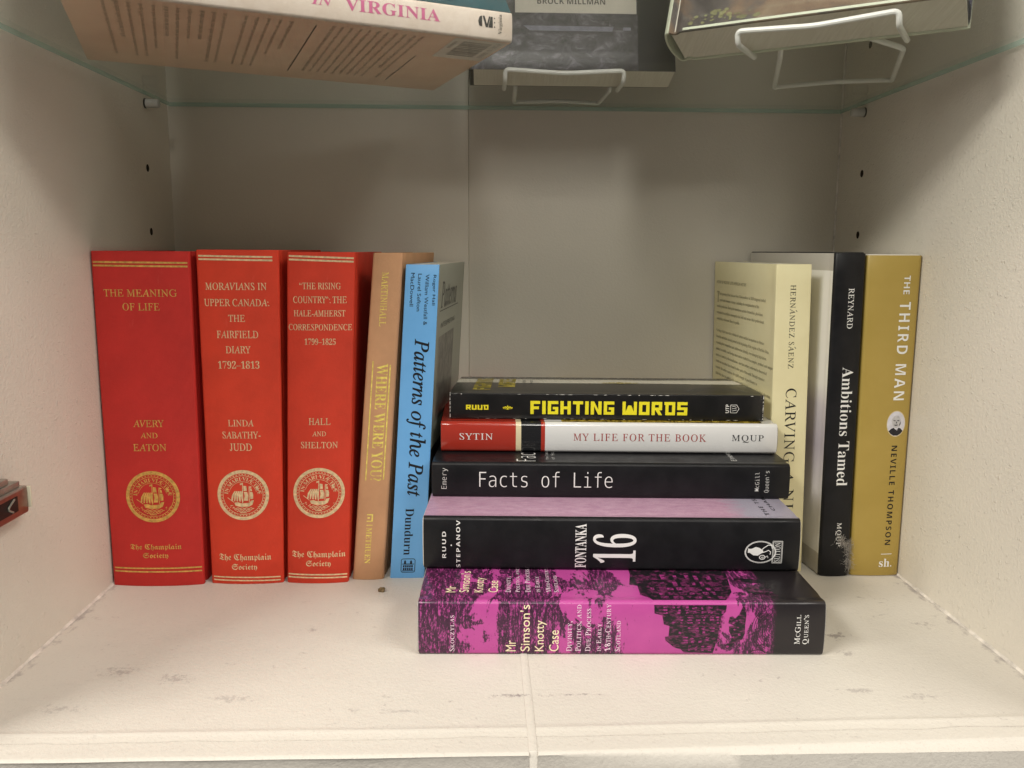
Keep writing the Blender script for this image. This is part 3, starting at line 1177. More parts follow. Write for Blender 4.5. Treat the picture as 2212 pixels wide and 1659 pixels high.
def city_front(d):
    # skyline of tall stepped houses, drawn lying on its side
    d.poly([(144.9, 32.8), (145.1, 27.6), (149.9, 26.3), (151.0, 20.6), (154.5, 19.6), (154.1, 12.9), (151.9, 12.5), (152.3, 10.2), (156.5, 9.5), (157.9, 5.5), (162.1, 4.1), (164.0, 2.0),
            (181.9, 1.6), (183.6, 9), (185.1, 16.3), (186.0, 25.7), (188.8, 29), (189.3, 32.8)])
    # the coach and its horses
    d.poly([(191.2, 25.4), (193, 26), (194.5, 24.5), (197, 27), (199, 31.5), (200.6, 31.8), (201.4, 27), (200.8, 20), (200.9, 15), (199.6, 11), (195, 9.0), (193.4, 6.2), (189.6, 5.2), (189.2, 7.4), (192.6, 8.8), (193.0, 12.5), (191.2, 16.2), (191.0, 19.4), (193.8, 20.0), (190.5, 21.5)])
    d.ring(209.5, .3, 3.2, 3.9, 1.5, 20, 0, .45, math.pi - .45)
    for k in range(7):
        t = .5 + k * .36
        d.line([(209.5 + math.cos(t) * 1.3, 1.0 + math.sin(t) * .7), (209.5 + math.cos(t) * 4.2, .5 + math.sin(t) * 2.7)], .22)
    for k in range(9):
        r = 2.4 + k * 1.5
        d.ring(217.5, 17.5, r, r + .38, .85, 30, 0, math.pi * .56 + .03 * k, math.pi * 1.44 - .02 * k)
    for k in range(5):
        d.ring(212.0, 28.5, .8 + k * 1.0, 1.15 + k * 1.0, 1.1, 14, 0, math.pi * 1.05, math.pi * 1.9)


b.mark('city_engraving', CITY_INK, build=city_front, off=.10)


def windows_front(d):
    random.seed(11)
    for h0, h1, s0, s1, step in ((150, 184, 27.3, 32.3, 5.0), (156, 186, 21.0, 26.2, 5.2), (160, 184, 14.2, 19.2, 5.4), (163, 183, 8.2, 12.8, 4.6), (166, 181, 3.0, 7.0, 4.4)):
        h = h0 + random.uniform(0, 1.2)
        while h < h1 - 2:
            n = random.choice((2, 3, 3))
            w = random.uniform(1.3, 2.6)
            for k in range(n):
                if random.random() < .82:
                    ss = s0 + (s1 - s0) * (k + .12) / n
                    se = s0 + (s1 - s0) * (k + random.uniform(.62, .85)) / n
                    a1 = h + w * random.uniform(.8, 1.1)
                    if random.random() < .4:
                        d.poly([(h - .9, (ss + se) / 2), (h, ss), (a1, ss), (a1, se), (h, se)])
                    else:
                        d.rect(h, ss, a1, se)
            h += step * random.uniform(.8, 1.05)
        for k in range(10):
            q = random.uniform(h0 + 2, h1 - 4)
            d.rect(q, s1 + .1, q + random.uniform(1.5, 4), s1 + .32)
    for k in range(9):
        d.rect(183.5 + .32 * k + random.uniform(-.4, .2), 3.4 + k * 3.0, 184.5 + .40 * k, 5.2 + k * 3.0)
    for x, y in ((193.6, 21.8), (195.4, 23.0), (194.4, 17.4), (196.6, 18.8), (198.2, 22.4), (193.9, 12.6), (197.6, 14.2), (190.6, 6.2)):
        d.disc(x, y, random.uniform(.5, 1.0), 1.2, 10)


b.mark('engraved_windows', MAG_INK, build=windows_front, off=.15)


def city_top(d):
    d.poly([(144.4, 2.4), (142.5, 7.0), (138.0, 10.8), (138.3, 24.8), (133.3, 26.5), (136.2, 44), (136.5, 70), (200.2, 70), (199.9, 42.9), (196.1, 15.1), (189.4, 2.4)])
    d.poly([(202, 34), (212, 30), (222, 29), (222, 36), (214, 37), (204, 38)])
    d.poly([(206, 14), (210, 12), (222, 12), (222, 23), (208, 24), (205, 20)])
    for k in range(7):
        r = 2.5 + k * 1.6
        d.ring(215, 2.0, r, r + .45, .9, 24, 0, .25, math.pi - .5)


b.mark('city_engraving', CITY_INK, build=city_top, surf=b.side1, off=.10)


def windows_top(d):
    random.seed(5)
    for h0, h1, s0, s1 in ((150, 186, 4.5, 8.5), (150, 188, 10, 15), (146, 190, 17, 23), (150, 192, 25, 32), (148, 192, 35, 44)):
        h = h0
        while h < h1:
            w = random.uniform(1.5, 4)
            if random.random() < .62:
                d.rect(h, s0 + random.uniform(0, 1), h + w, s1 - random.uniform(0, 2))
            else:
                for k in range(4):
                    d.rect(h, s0 + (s1 - s0) * k / 4, h + w + 2, s0 + (s1 - s0) * k / 4 + .5)
            h += w + random.uniform(2.0, 5.5)


b.mark('engraved_windows', MAG_INK, build=windows_top, surf=b.side1, off=.15)
b.mark('author_name', PINK_INK, [('Skoczylas', 'caps', 21.2, 14.3, 23.6, 3.0, 90)], off=.2)
b.mark('title', CREAM_INK, [('Mr', 'sans', 57.3, 6.3, 7.4, 6.2, 90), ("Simson's", 'sans', 66.0, 17.7, 30.1, 5.9, 90), ('Knotty', 'sans', 75.7, 12.9, 20.4, 7.2, 90), ('Case', 'sans', 83.8, 9.7, 14.1, 5.9, 90)], off=.2)
b.mark('subtitle', PINK_INK, [('Divinity,', 'caps', 93.4, 12.6, 19.8, 3.8, 90), ('Politics, and', 'caps', 99.0, 17.8, 30.1, 3.8, 90), ('Due Process', 'caps', 104.7, 16.6, 27.8, 3.2, 90),
                              ('in Early', 'caps', 111.4, 11.9, 18.3, 2.8, 90), ('18th-Century', 'caps', 116.8, 18.0, 30.5, 3.5, 90), ('Scotland', 'caps', 123.0, 12.8, 20.1, 3.2, 90)], off=.2)
b.mark('publisher_name', WHITE_INK, [('McGill', 'caps', 233.3, 17.4, 19.0, 3.4, 90), ('Queen’s', 'caps', 238.6, 17.4, 19.0, 4.0, 90)], off=.2)
b.mark('cover_title', CREAM_INK, [('Mr', 'sans', 19.5, 18.2, 10.1, 6.2, 90), ("Simson's", 'sans', 27.8, 30.9, 35.2, 6.3, 90), ('Knotty', 'sans', 38.0, 25.4, 24.2, 7.5, 90), ('Case', 'sans', 46.2, 22.8, 18.9, 6.2, 90)], surf=b.side1, off=.2)
b.mark('cover_subtitle', PINK_INK, [('Divinity,', 'caps', 55.9, 26.4, 25.9, 3.7, 90), ('Politics, and', 'caps', 61.8, 33.8, 40.6, 3.0, 90), ('Due Process', 'caps', 68.1, 32.9, 38.8, 3.2, 90),
                                    ('in Early', 'caps', 74.3, 26.6, 26.0, 2.8, 90), ('18th-Century', 'caps', 80.9, 33.9, 40.6, 2.8, 90), ('Scotland', 'caps', 86.0, 27.3, 27.3, 2.9, 90)], surf=b.side1, off=.2)

# black book with the big rotated number
m = NT('mauve_cover')
tc = m.n('ShaderNodeTexCoord')
sp = m.n('ShaderNodeSeparateXYZ')
m.l(tc.outputs['UV'], sp.inputs[0])
mpn = m.n('ShaderNodeMapping')
mpn.inputs['Scale'].default_value = (9, 22, 1)
m.l(tc.outputs['UV'], mpn.inputs[0])
nz = m.noise(mpn.outputs[0], 1, 5, .7)
gr = m.noise(m.coord(), 900, 2, .7)
base = m.ramp(nz, [(.3, (.40, .22, .33)), (.7, (.56, .36, .47))])
base = m.mix(m.ramp(m.math('ADD', m.math('MULTIPLY', sp.outputs[0], .4), m.math('MULTIPLY', nz, .15)), [(.90, 0.), (.95, 1.)]), base, (.36, .34, .42))
base = m.mix(m.math('MULTIPLY', m.ramp(gr, [(.5, 0.), (.7, 1.)]), .35), base, (.24, .15, .22))
m.col(base)
m.rough(.4, .4)
MAUVE = m.m
bk = Lie((234.13, 477.83), (485.06, 467.16), 34.99, 36.5, 162)
b = Book(bk, 'hardback_book', 'thick black hardback with mauve cover and large white 16, above the magenta book', 'jacket', [BLACKJ, BLACKJ, MAUVE], bulge=1.6, r=2.6, group=STACK, board=BOARD_WHITE, lift=.6, seed=7)
b.mark('author_name', WHITE_INK, [('RUUD', 'sansb+25', 14.4, 17.5, 18.3, 2.6, 90), ('STEPANOV', 'sansb+25', 23.8, 17.8, 32.8, 2.6, 90)], lambda d: d.disc(19.2, 17.3, .5, n=12))
b.mark('title', WHITE_INK, [('FONTANKA', 'bserif', 105.3, 17.3, 30.3, 7.5, 90), ('16', 'serif', 127.8, 15.9, 20.3, 28.8, 90)])


def hound(d):
    c = (224.5, 14.3)
    d.ring(c[0], c[1], 7.0, 7.35, 1.36, 48)
    d.ring(c[0], c[1], 7.55, 7.8, 1.34, 48)
    # an urn and a curled hound
    d.poly([(c[0] - 8.3, c[1] + 2.6), (c[0] - 8.3, c[1] - .6), (c[0] - 7.1, c[1] - .4), (c[0] - 4.6, c[1] - 2.2), (c[0] - 1.6, c[1] - 2.4), (c[0] + .6, c[1] - .9), (c[0] + 2.0, c[1] + .2),
            (c[0] + 1.6, c[1] + 1.3), (c[0] - .6, c[1] + 2.9), (c[0] - 3.2, c[1] + 3.6), (c[0] - 5.6, c[1] + 2.4), (c[0] - 7.1, c[1] + 2.2)])
    d.line([(c[0] + .2, c[1] + 1.2), (c[0] + 2.2, c[1] + 3.0), (c[0] + 5.0, c[1] + 5.0), (c[0] + 7.2, c[1] + 4.7), (c[0] + 7.8, c[1] + 2.4)], .55, .03)
    d.line([(c[0] + .4, c[1] - .6), (c[0] + 2.8, c[1] + .2), (c[0] + 5.4, c[1] + 1.4), (c[0] + 6.8, c[1] + .2), (c[0] + 6.4, c[1] - 1.6)], .55, .03)
    d.ring(c[0] + 1.4, c[1] - 3.6, 1.2, 1.7, 1.25, 20, .03)
    d.ring(c[0] + 1.6, c[1] - 3.8, .3, .62, 1.25, 14, .03)
    d.line([(c[0] + 3.2, c[1] - 3.6), (c[0] + 4.8, c[1] - 2.6), (c[0] + 5.2, c[1] - 4.0)], .5, .03)


b.mark('publisher_emblem', WHITE_INK, build=hound)


def sutton(d):
    x0, x1, y0, y1 = 232.5, 239.0, 6.7, 22.0
    for i in (0, .55):
        d.line([(x0 + i, y0 + i), (x1 - i, y0 + i)], .25)
        d.line([(x0 + i, y1 - i), (x1 - i, y1 - i)], .25)
        d.line([(x0 + i, y0 + .2 + i), (x0 + i, y1 - .2 - i)], .25)
        d.line([(x1 - i, y0 + .2 + i), (x1 - i, y1 - .2 - i)], .25)
    d.text('SUTTON', 'light', 235.8, 14.35, 13.2, 3.8, 90)


b.mark('publisher_name', WHITE_INK, build=sutton)
b.mark('cover_title', BLACK_INK, [('THE TSARS’', 'sansb+25', 231.5, 40, 62, 3.0, 90)], surf=b.side1)
b.mark('cover_author', BLACK_INK, [('CHARLES', 'sansb', 238.5, 45, 52, 2.4, 90)], surf=b.side1)

# matte black book with monospaced lettering
bk = Lie((237.66, 523.16), (492.6, 512.46), 71.68, 25.6, 160)
b = Book(bk, 'hardback_book', 'plain black hardback with thin white typewriter lettering, in the middle of the stack', 'jacket', [BLACKJ] * 3, bulge=1.0, r=2.4, group=STACK, board=BOARD_BLACK, lift=.5, seed=8)
b.mark('author_name', WHITE_INK, [('Emery', 'mono', 9.4, 13.8, 15.2, 4.7, 90)])
b.mark('title', WHITE_INK, [('Facts of Life', 'mono', 81.5, 13.5, 94.9, 11.5, 0)])
b.mark('publisher_name', WHITE_INK, [('McGill', 'mono', 231.6, 13.0, 13.6, 3.0, 90), ("Queen's", 'mono', 238.7, 13.1, 15.7, 3.6, 90)])
b.mark('cover_title', WHITE_INK, [('Facts', 'mono', 67.5, 26, 44, 14, 90)], surf=b.side1)
b.mark('cover_subtitle', WHITE_INK, [('The Integration', 'mono', 83, 32, 46, 2.4, 90), ('of Science', 'mono', 87, 30, 40, 2.4, 90)], surf=b.side1)
b.mark('cover_author', WHITE_INK, [('Emery', 'mono', 218, 24, 30, 5, 90)], surf=b.side1)

# red, black and white glossy book
def sytin_mat(top):
    m = NT('striped_jacket' if not top else 'striped_cover')
    tc = m.n('ShaderNodeTexCoord')
    sp = m.n('ShaderNodeSeparateXYZ')
    m.l(tc.outputs['UV'], sp.inputs[0])
    u = m.math('MULTIPLY', sp.outputs[0], 1 / 2.525)
    L = 252.5
    white = (.74, .74, .735)
    st = [(0, (.42, .035, .02)), (55.5 / L, (.76, .66, .44)), (59.6 / L, (.012, .012, .014)), (74 / L, (.42, .035, .02)), (77.7 / L, white)]
    base = m.ramp(u, st, 'CONSTANT')
    if top:
        mpn = m.n('ShaderNodeMapping')
        mpn.inputs['Scale'].default_value = (22, 30, 1)
        m.l(tc.outputs['UV'], mpn.inputs[0])
        nz = m.noise(mpn.outputs[0], 1, 5, .75)
        art = m.ramp(nz, [(.42, (.02, .015, .01)), (.5, (.45, .30, .03)), (.6, (.70, .55, .10))])
        base = m.mix(m.ramp(u, [(0, 0.), (.357, 1.), (.95, 0.)], 'CONSTANT'), base, art)
    m.col(base)
    m.rough(.16, .5)
    m.p.inputs['Coat Weight'].default_value = .4
    m.p.inputs['Coat Roughness'].default_value = .08
    return m.m


SY0, SY1 = sytin_mat(False), sytin_mat(True)
bk = Lie((242.52, 553.9), (492.6, 542.3), 97.45, 22.85, 158, skew=-.045)
b = Book(bk, 'hardback_book', 'glossy white hardback with red and black end bands, second from the top of the stack', 'jacket', [BLACKJ, SY0, SY1], bulge=1.6, r=2.4, group=STACK, board=BOARD_BLACK, lift=.5, seed=9)
RED_INK = plain('red_ink', (.36, .045, .04), .4, .3)
b.mark('author_name', WHITE_INK, [('SYTIN', 'light+12', 26.7, 12.1, 24.6, 4.9, 0)])
b.mark('title', RED_INK, [('MY LIFE FOR THE BOOK', 'light+15', 148.1, 12.3, 98.3, 5.6, 0)])
b.mark('publisher_name', BLACK_INK, [('MQUP', 'light+12', 227.8, 12.0, 23.5, 5.9, 0)])

# black paperback with yellow block lettering
m = NT('worn_black_card')
v = m.coord()
nz = m.noise(v, 500, 4, .8)
g2 = m.n('ShaderNodeNewGeometry')
edge = m.ramp(g2.outputs['Pointiness'], [(.53, 0.), (.58, 1.)])
base = m.ramp(m.noise(v, 70, 4), [(.3, (.006, .006, .006)), (.75, (.014, .013, .013))])
base = m.mix(m.math('MULTIPLY', m.ramp(nz, [(.55, 0.), (.6, 1.)]), edge), base, (.55, .54, .5))
m.col(base)
m.rough(.3, .45)
WORN = m.m
YELLOW_INK = plain('yellow_ink', (.87, .78, .03), .4, .3, .03)
DIMYEL_INK = plain('ochre_ink', (.45, .36, .03), .4, .3, .2, 300)
GREYRING = plain('grey_print', (.10, .10, .10), .4, .3)
bk = Lie((249.16, 565.03), (484.79, 552.97), 120.47, 19.6, 118, drop=5.0)
b = Book(bk, 'paperback_book', 'worn black paperback with yellow block letters, topmost in the stack', 'paper', [WORN] * 3, bulge=.4, r=.6, group=STACK, seed=10)
b.mark('title', YELLOW_INK, [('FIGHTING WORDS', 'block', 119.8, 9.1, 117.8, 10.1, 0)])


def ornament(ca, cb, k):
    def f(d):
        for x, y, r in ((0, 0, .9), (-1.7, .1, .75), (1.7, .1, .75), (-3.1, -.2, .6), (3.1, -.2, .6)):
            d.ring(ca + x * k, cb + y * k, r * .45 * k, r * k, 1.0, 12)
        d.poly([(ca - .4 * k, cb + .95 * k), (ca + .4 * k, cb + .95 * k), (ca, cb + 1.9 * k)])
        d.poly([(ca - 3.9 * k, cb - .9 * k), (ca - .9 * k, cb - 1.3 * k), (ca, cb - 1.7 * k), (ca + .9 * k, cb - 1.3 * k), (ca + 3.9 * k, cb - .9 * k), (ca, cb - 1.05 * k)])
    return f


b.mark('author_name', YELLOW_INK, [('RUUD', 'block', 20.8, 8.9, 16.9, 3.7, 0)], ornament(43.8, 8.9, 1.0))


def shield(d):
    c = (213.9, 9.3)
    d.line([(c[0] - 2.9, c[1] + 3.0), (c[0] + 1.6, c[1] + 3.0), (c[0] + 3.4, c[1]), (c[0] + 1.6, c[1] - 3.0), (c[0] - 2.9, c[1] - 3.0), (c[0] - 2.9, c[1] + 3.0)], .35)
    for k in range(3):
        d.line([(c[0] - 1.9, c[1] + 1.6 - k * 1.6), (c[0] - .2, c[1] + 2.0 - k * 1.6), (c[0] + 1.6, c[1] + 1.0 - k * 1.0)], .3)
    d.text('UTP', 'sansb', 208.6, 9.4, 6.5, 2.6, 90)


b.mark('publisher_emblem', WHITE_INK, build=shield)
b.mark('cover_title', DIMYEL_INK, [('FIGHTING', 'block', 23, 56, 78, 13.5, 90), ('WORDS', 'block', 42, 62, 60, 13.5, 90)], surf=b.side1)
b.mark('cover_ornament', DIMYEL_INK, build=ornament(135, 66, 4.0), surf=b.side1)
b.mark('cover_lettering', GREYRING, [('REGULATING', 'sans', 56, 60, 50, 2.2, 90), ('THE PRESS', 'sans', 62, 60, 45, 2.2, 90)], surf=b.side1)
b.mark('cover_ring', GREYRING, build=lambda d: (d.ring(203, 14, 20, 22.2, 1, 60, 0, .05, math.pi * .98), d.ring(203, 14, 13, 13.8, 1, 40, 0, .05, math.pi * .98),
                  [d.ring(203 + 16.8 * math.cos(t), 14 + 16.8 * math.sin(t), 1.2, 2.2, 1, 14) for t in (.45, 1.0, 1.55, 2.1, 2.65)]), surf=b.side1)
EDGE_WEAR = plain('scuffed_paper', (.62, .61, .57), .8, .2, .3, 500)


def wear(e, dens):
    def f(d):
        random.seed(int(e * 10))
        x = 1.0
        while x < 234:
            w = random.uniform(.5, 5)
            if random.random() < dens:
                hgt = random.uniform(.12, .38)
                d.poly([(x, e - hgt * .4), (x + w * .6, e - hgt), (x + w, e), (x + w * .5, e + hgt * .5)])
            x += w + random.uniform(.3, 7)
    return f


def wear_end(x):
    def f(d):
        random.seed(int(x))
        y = 1.0
        while y < 18.5:
            w = random.uniform(.6, 3.5)
            d.poly([(x - .3, y), (x + .3, y + .2), (x + .25, y + w), (x - .3, y + w * .8)])
            y += w + random.uniform(.3, 1.6)
    return f


for w_ in (wear(19.05, .55), wear(.55, .6), wear_end(.35), wear_end(235.3)):
    b.mark('worn_edge', EDGE_WEAR, build=w_, off=.14)

# ---------------------------------------------------------------- right-hand upright books
m = NT('pale_yellow_card')
v = m.coord()
m.col(m.ramp(m.noise(v, 18, 5, .6), [(.3, (.76, .69, .41)), (.7, (.84, .78, .50))]))
m.rough(.42, .35)
YELLOW = m.m
b = Book(Stand(495.2, 522.6, 490.6, 516.9, 558, 237.4, 150, -.035), 'yellow_paperback', 'pale yellow paperback with a printed back cover, standing behind the right end of the stack', 'paper', [YELLOW] * 3, bulge=.6, r=.7, seed=11)
b.mark('author_name', BLACK_INK, [('HERNANDEZ SAENZ', 'light+15', 12.9, 191.1, 62.4, 4.1, -90)],
       lambda d: (d.poly([(15.3, 203.4), (16.4, 202.2), (16.6, 202.7), (15.5, 203.8)]), d.poly([(15.3, 175.9), (16.4, 174.7), (16.6, 175.2), (15.5, 176.3)])))
b.mark('title', BLACK_INK, [('CARVING', 'light+12', 14.0, 116.0, 57.4, 8.3, -90), ('A', 'light', 14.3, 76.9, 9.5, 7.4, -90), ('NICHE', 'light+12', 14.7, 42.3, 48.2, 7.9, -90)])
BLURB_INK = plain('faded_ink', (.30, .27, .17), .6, .2)
para1 = ['he beginning of the Mexican War of Independence in 1810 triggered radical', 'social and economic changes, including the reorganization of the', 'medical profession. During the tumultuous period of transition, physicians',
         'attempted in an effort to monopolize the field and ensure their professional', 'control in a reformed, liberal republic.']
para2 = ['Carving a Niche traces the evolution of various medical occupations in Mexico', 'from the end of the colonial period to the beginning of the regime of Porfirio Diaz,', 'examining how competition and collaboration, identity, ever-changing legislation,',
         'political instability, and foreign intervention resulted in a complex, gradual, and unique', 'process of medical professionalization - one that neither conformed to theoretical', 'models nor resembled those found in other parts of the world. Through extensive',
         'research, the author examines the uphill struggle of practitioners to', 'claim their place as public health experts and to provide and control medical education.']
para3 = ['Highlighting the significance of race, class, gender and nationality,', 'Carving a Niche reveals the importance of medical practitioners to', 'the development of the modern state.']
rows = [('HISTORY OF MEDICINE / LATIN AMERICAN HISTORY', 'sans', 46, 219.5, 78, 2.6, 0)]
y = 209
for pa in (para1, para2, para3):
    for i, t_ in enumerate(pa):
        L = len(t_) * 1.56
        rows.append((t_, 'serif', 9 + L / 2 + (7 if pa is para1 and i < 2 else 0), y, L, 3.2, 0))
        y -= 5.6
    y -= 5.0
rows.append(('T', 'serif', 11.5, 206.5, 7, 9.5, 0))
b.mark('blurb', BLURB_INK, rows, surf=b.side0, maxlen=40)

m = NT('white_photo_jacket')
tc = m.n('ShaderNodeTexCoord')
sp = m.n('ShaderNodeSeparateXYZ')
m.l(tc.outputs['UV'], sp.inputs[0])
u = m.math('MULTIPLY', sp.outputs[0], 1 / 2.464)
nz = m.noise(m.coord(), 14, 3)
ph = m.ramp(m.math('ADD', u, m.math('MULTIPLY', m.math('SUBTRACT', nz, .5), .06)), [(.06, (.78, .76, .70)), (.2, (.74, .72, .70)), (.40, (.46, .42, .48)), (.53, (.60, .56, .60)), (.60, (.84, .82, .77)), (.9, (.86, .84, .78))])
ph = m.mix(m.ramp(u, [(0, 1.), (.068, 0.), (.945, 1.)], 'CONSTANT'), ph, (.52, .49, .43))
m.col(ph)
m.rough(.3, .4)
PHOTOJ = m.m
b = Book(Stand(532.2, 555.9, 529.6, 552.7, 548, 246.4, 160, -.075), 'hardback_book', 'hardback with black spine and whitish photo cover, standing left of the ochre book', 'jacket', [PHOTOJ, BLACKJ, BLACKJ], bulge=1.8, r=2.0, board=BOARD_BLACK, lift=.8, seed=12)
b.mark('author_name', WHITE_INK, [('REYNARD', 'roman+12', 12.7, 205.7, 29.4, 4.3, -90)])
b.mark('title', WHITE_INK, [('Ambitions Tamed', 'serif', 13.3, 117.2, 90.3, 8.5, -90)])
b.mark('publisher_name', WHITE_INK, [('MQUP', 'light+12', 12.7, 33.8, 18.6, 4.3, -90)])

m = NT('ochre_jacket')
v = m.coord()
m.col(m.ramp(m.noise(v, 22, 4, .6), [(.3, (.375, .265, .058)), (.7, (.42, .30, .075))]))
m.rough(.4, .4)
m.bump(m.noise(v, 700, 3), .15, .0003)
OCHRE = m.m
b = Book(Stand(556.8, 594.6, 553.6, 594.5, 548.5, 245, 158), 'hardback_book', 'ochre hardback with an oval portrait on its spine, standing against the right wall', 'jacket', [OCHRE] * 3, bulge=2.2, r=2.4, board=BOARD_WHITE, lift=.7, seed=13)
b.mark('title', WHITE_INK, [('THE', 'sansb', 28.7, 223.0, 13.5, 4.6, -90), ('THIRD MAN', 'sansb+25', 28.6, 174.1, 73.0, 8.2, -90)])
b.mark('author_name', BLACK_INK, [('NEVILLE THOMPSON', 'sansb+25', 28.0, 64.1, 77.7, 4.6, -90)])
b.mark('publisher_name', WHITE_INK, [('sh.', 'bserif', 27.4, 10.9, 10.5, 6.5, 0)], lambda d: d.rect(23.2, 17.7, 32.1, 18.2))
PG1 = plain('portrait_pale', (.62, .61, .66), .4, .3, .1, 300)
PG2 = plain('portrait_skin', (.50, .49, .50), .4, .3, .2, 400)
PG3 = plain('portrait_dark', (.02, .02, .025), .4, .3, .3, 300)
PG4 = plain('portrait_rim', (.62, .50, .26), .4, .3)
oc = (28.0, 119.7)
pf = b.mark('portrait', PG1, build=lambda d: d.disc(oc[0], oc[1], 9.4, .74, 40), off=.10)
b.mark('portrait_rim', PG4, build=lambda d: d.ring(oc[0], oc[1], 9.4, 10.0, .74, 48), off=.10)
b.mark('portrait_suit', PG3, build=lambda d: (d.poly([(oc[0] - 5.6, oc[1] - 5.6), (oc[0] - 4.2, oc[1] - 7.4), (oc[0] - 1.6, oc[1] - 9.0), (oc[0] + 1.6, oc[1] - 9.0), (oc[0] + 4.2, oc[1] - 7.4), (oc[0] + 5.6, oc[1] - 5.6),
                                                      (oc[0] + 3.6, oc[1] - 3.4), (oc[0] + 1.8, oc[1] - 3.0), (oc[0] + .9, oc[1] - 5.4), (oc[0] + .5, oc[1] - 4.4), (oc[0] - .3, oc[1] - 4.4), (oc[0] - .7, oc[1] - 5.4), (oc[0] - 1.7, oc[1] - 3.0), (oc[0] - 3.6, oc[1] - 3.8)])), off=.13)
b.mark('portrait_face', PG2, build=lambda d: (d.poly([(oc[0] + 3.6 * math.cos(t) * (1 if math.sin(t) > 0 else .86), oc[1] + 1.6 + 4.7 * math.sin(t)) for t in [i * math.pi / 14 for i in range(28)]])), off=.14)
b.mark('portrait_features', PG3, build=lambda d: (d.rect(oc[0] - 2.3, oc[1] + 2.1, oc[0] - .7, oc[1] + 2.7), d.rect(oc[0] + .7, oc[1] + 2.1, oc[0] + 2.3, oc[1] + 2.7),
                                                  d.poly([(oc[0] + .1, oc[1] + 2.0), (oc[0] + .9, oc[1] + .3), (oc[0] - .2, oc[1] + .3)]),
                                                  d.poly([(oc[0] - 1.6, oc[1] - .7), (oc[0] + 1.6, oc[1] - .6), (oc[0] + .9, oc[1] - 1.4), (oc[0] - .8, oc[1] - 1.5)]),
                                                  d.poly([(oc[0] + 3.4, oc[1] + 2.0), (oc[0] + 3.5, oc[1] - .2), (oc[0] + 2.2, oc[1] - 2.6), (oc[0] + 2.8, oc[1] + .4)])), off=.17)

# ---------------------------------------------------------------- books on the glass shelf
m = NT('tan_card')
v = m.coord()
m.col(m.ramp(m.noise(v, 30, 4), [(.3, (.76, .52, .37)), (.7, (.84, .60, .44))]))
m.rough(.4, .3)
TANCARD = m.m
m = NT('cream_card')
v = m.coord()
f = m.noise(v, 45, 5, .7)
m.col(m.ramp(f, [(.3, (.66, .55, .46)), (.7, (.80, .70, .62))]))
m.rough(.45, .3)
CREAMC = m.m
TEAL = plain('teal_card', (.02, .13, .17), .4, .4, .3, 40)
MAGENTA_INK = plain('rose_ink', (.60, .12, .28), .45, .3, .1)
bk = Lie((63.6, 382.0), (292.0, 481.0), 372.6, 17.5, 172, skew=.07)
b = Book(bk, 'open_paperback', 'tan paperback with cream spine and barcode, lying on the glass shelf', 'paper', [TANCARD, CREAMC, CREAMC], bulge=.8, r=1.6, seed=14)
b.mark('title', MAGENTA_INK, [('IN', 'bital', 132, 10.2, 12, 5, 0), ('VIRGINIA', 'bserif', 173.2, 10.0, 57, 6.8, 0)])


def vmark(d):
    c = (231.3, 10.2)
    d.poly([(c[0] - 4.6, c[1] - 2.6), (c[0] - 2.6, c[1] - 3.2), (c[0] - 2.6, c[1] + 3.2), (c[0] - 4.2, c[1] + 2.6), (c[0] - 5.2, c[1])])
    d.poly([(c[0] - 2.3, c[1] + 3.2), (c[0] - .9, c[1] + 3.2), (c[0] + .5, c[1] - 1.4), (c[0] + 1.9, c[1] + 3.2), (c[0] + 2.9, c[1] + 3.2), (c[0] + 1.1, c[1] - 3.2), (c[0] - .2, c[1] - 3.2)])
    d.poly([(c[0] + 3.1, c[1] + 3.2), (c[0] + 4.4, c[1] + 3.2), (c[0] + 4.4, c[1] - 3.2), (c[0] + 1.5, c[1] - 3.2)])
    for k in range(3):
        d.disc(c[0] + 5.6, c[1] - 2.6 + 2.5 * k, .45, n=10)


b.mark('publisher_emblem', BLACK_INK, build=vmark)
b.mark('publisher_name', BLACK_INK, [('Virginia', 'serif', 241.0, 9.6, 11.5, 3.0, 90)])
under = lambda a, c, off: bk.map(-off, c, a)     # the back cover, which faces down
WORDS = 'the history of a state and its people from first settlement through war and reform drawn on letters diaries and records the author gives a vivid account of lives on farms in towns and at work'.split()
d = Decal()
random.seed(21)
for h0, h1, st in ((20, 84, 6.1), (92, 122, 6.1), (140, 196, 5.4)):
    h = h0
    while h < h1:
        full = random.random() < .7
        L = 132 if full else random.uniform(60, 110)
        t_ = ''
        while len(t_) < L * .55:
            t_ += random.choice(WORDS) + ' '
        # reading from the fore-edge towards the spine
        vs, fs = text2d(t_.strip(), 'serif')
        d.add([(h + (y_ - .5) * 2.9, 9 + 136 - (x_ * L)) if False else (h - (y_ - .5) * 2.9, 9 + x_ * L) for x_, y_ in vs], fs)
        h += st
b_ink = plain('brown_ink', (.27, .21, .15), .6, .2)
d.build('blurb', b_ink, under, b.cover, .25, 60)
d = Decal()
d.line([(130.5, 12), (130.5, 146)], .7)
d.line([(203, 60), (203, 146)], .6)
d.build('rule', BLACK_INK, under, b.cover, .25, 40)
lab = Decal().rect(213, 3, 247, 56).build('barcode_label', BOARD_WHITE, under, b.cover, .22, 20)
d = Decal()
random.seed(4)
y = 9.0
while y < 46:
    w = random.choice((.6, .8, 1.3))
    d.rect(220, y, 239, y + w)
    y += w + random.choice((1.0, 1.5, 2.2))
d.text('978-0-0000', 'mono', 243, 26, 40, 3.2, 90)
d.text('90000', 'mono', 216, 20, 18, 2.2, 90)
d.build('barcode', BLACK_INK, under, lab, .30, 60)
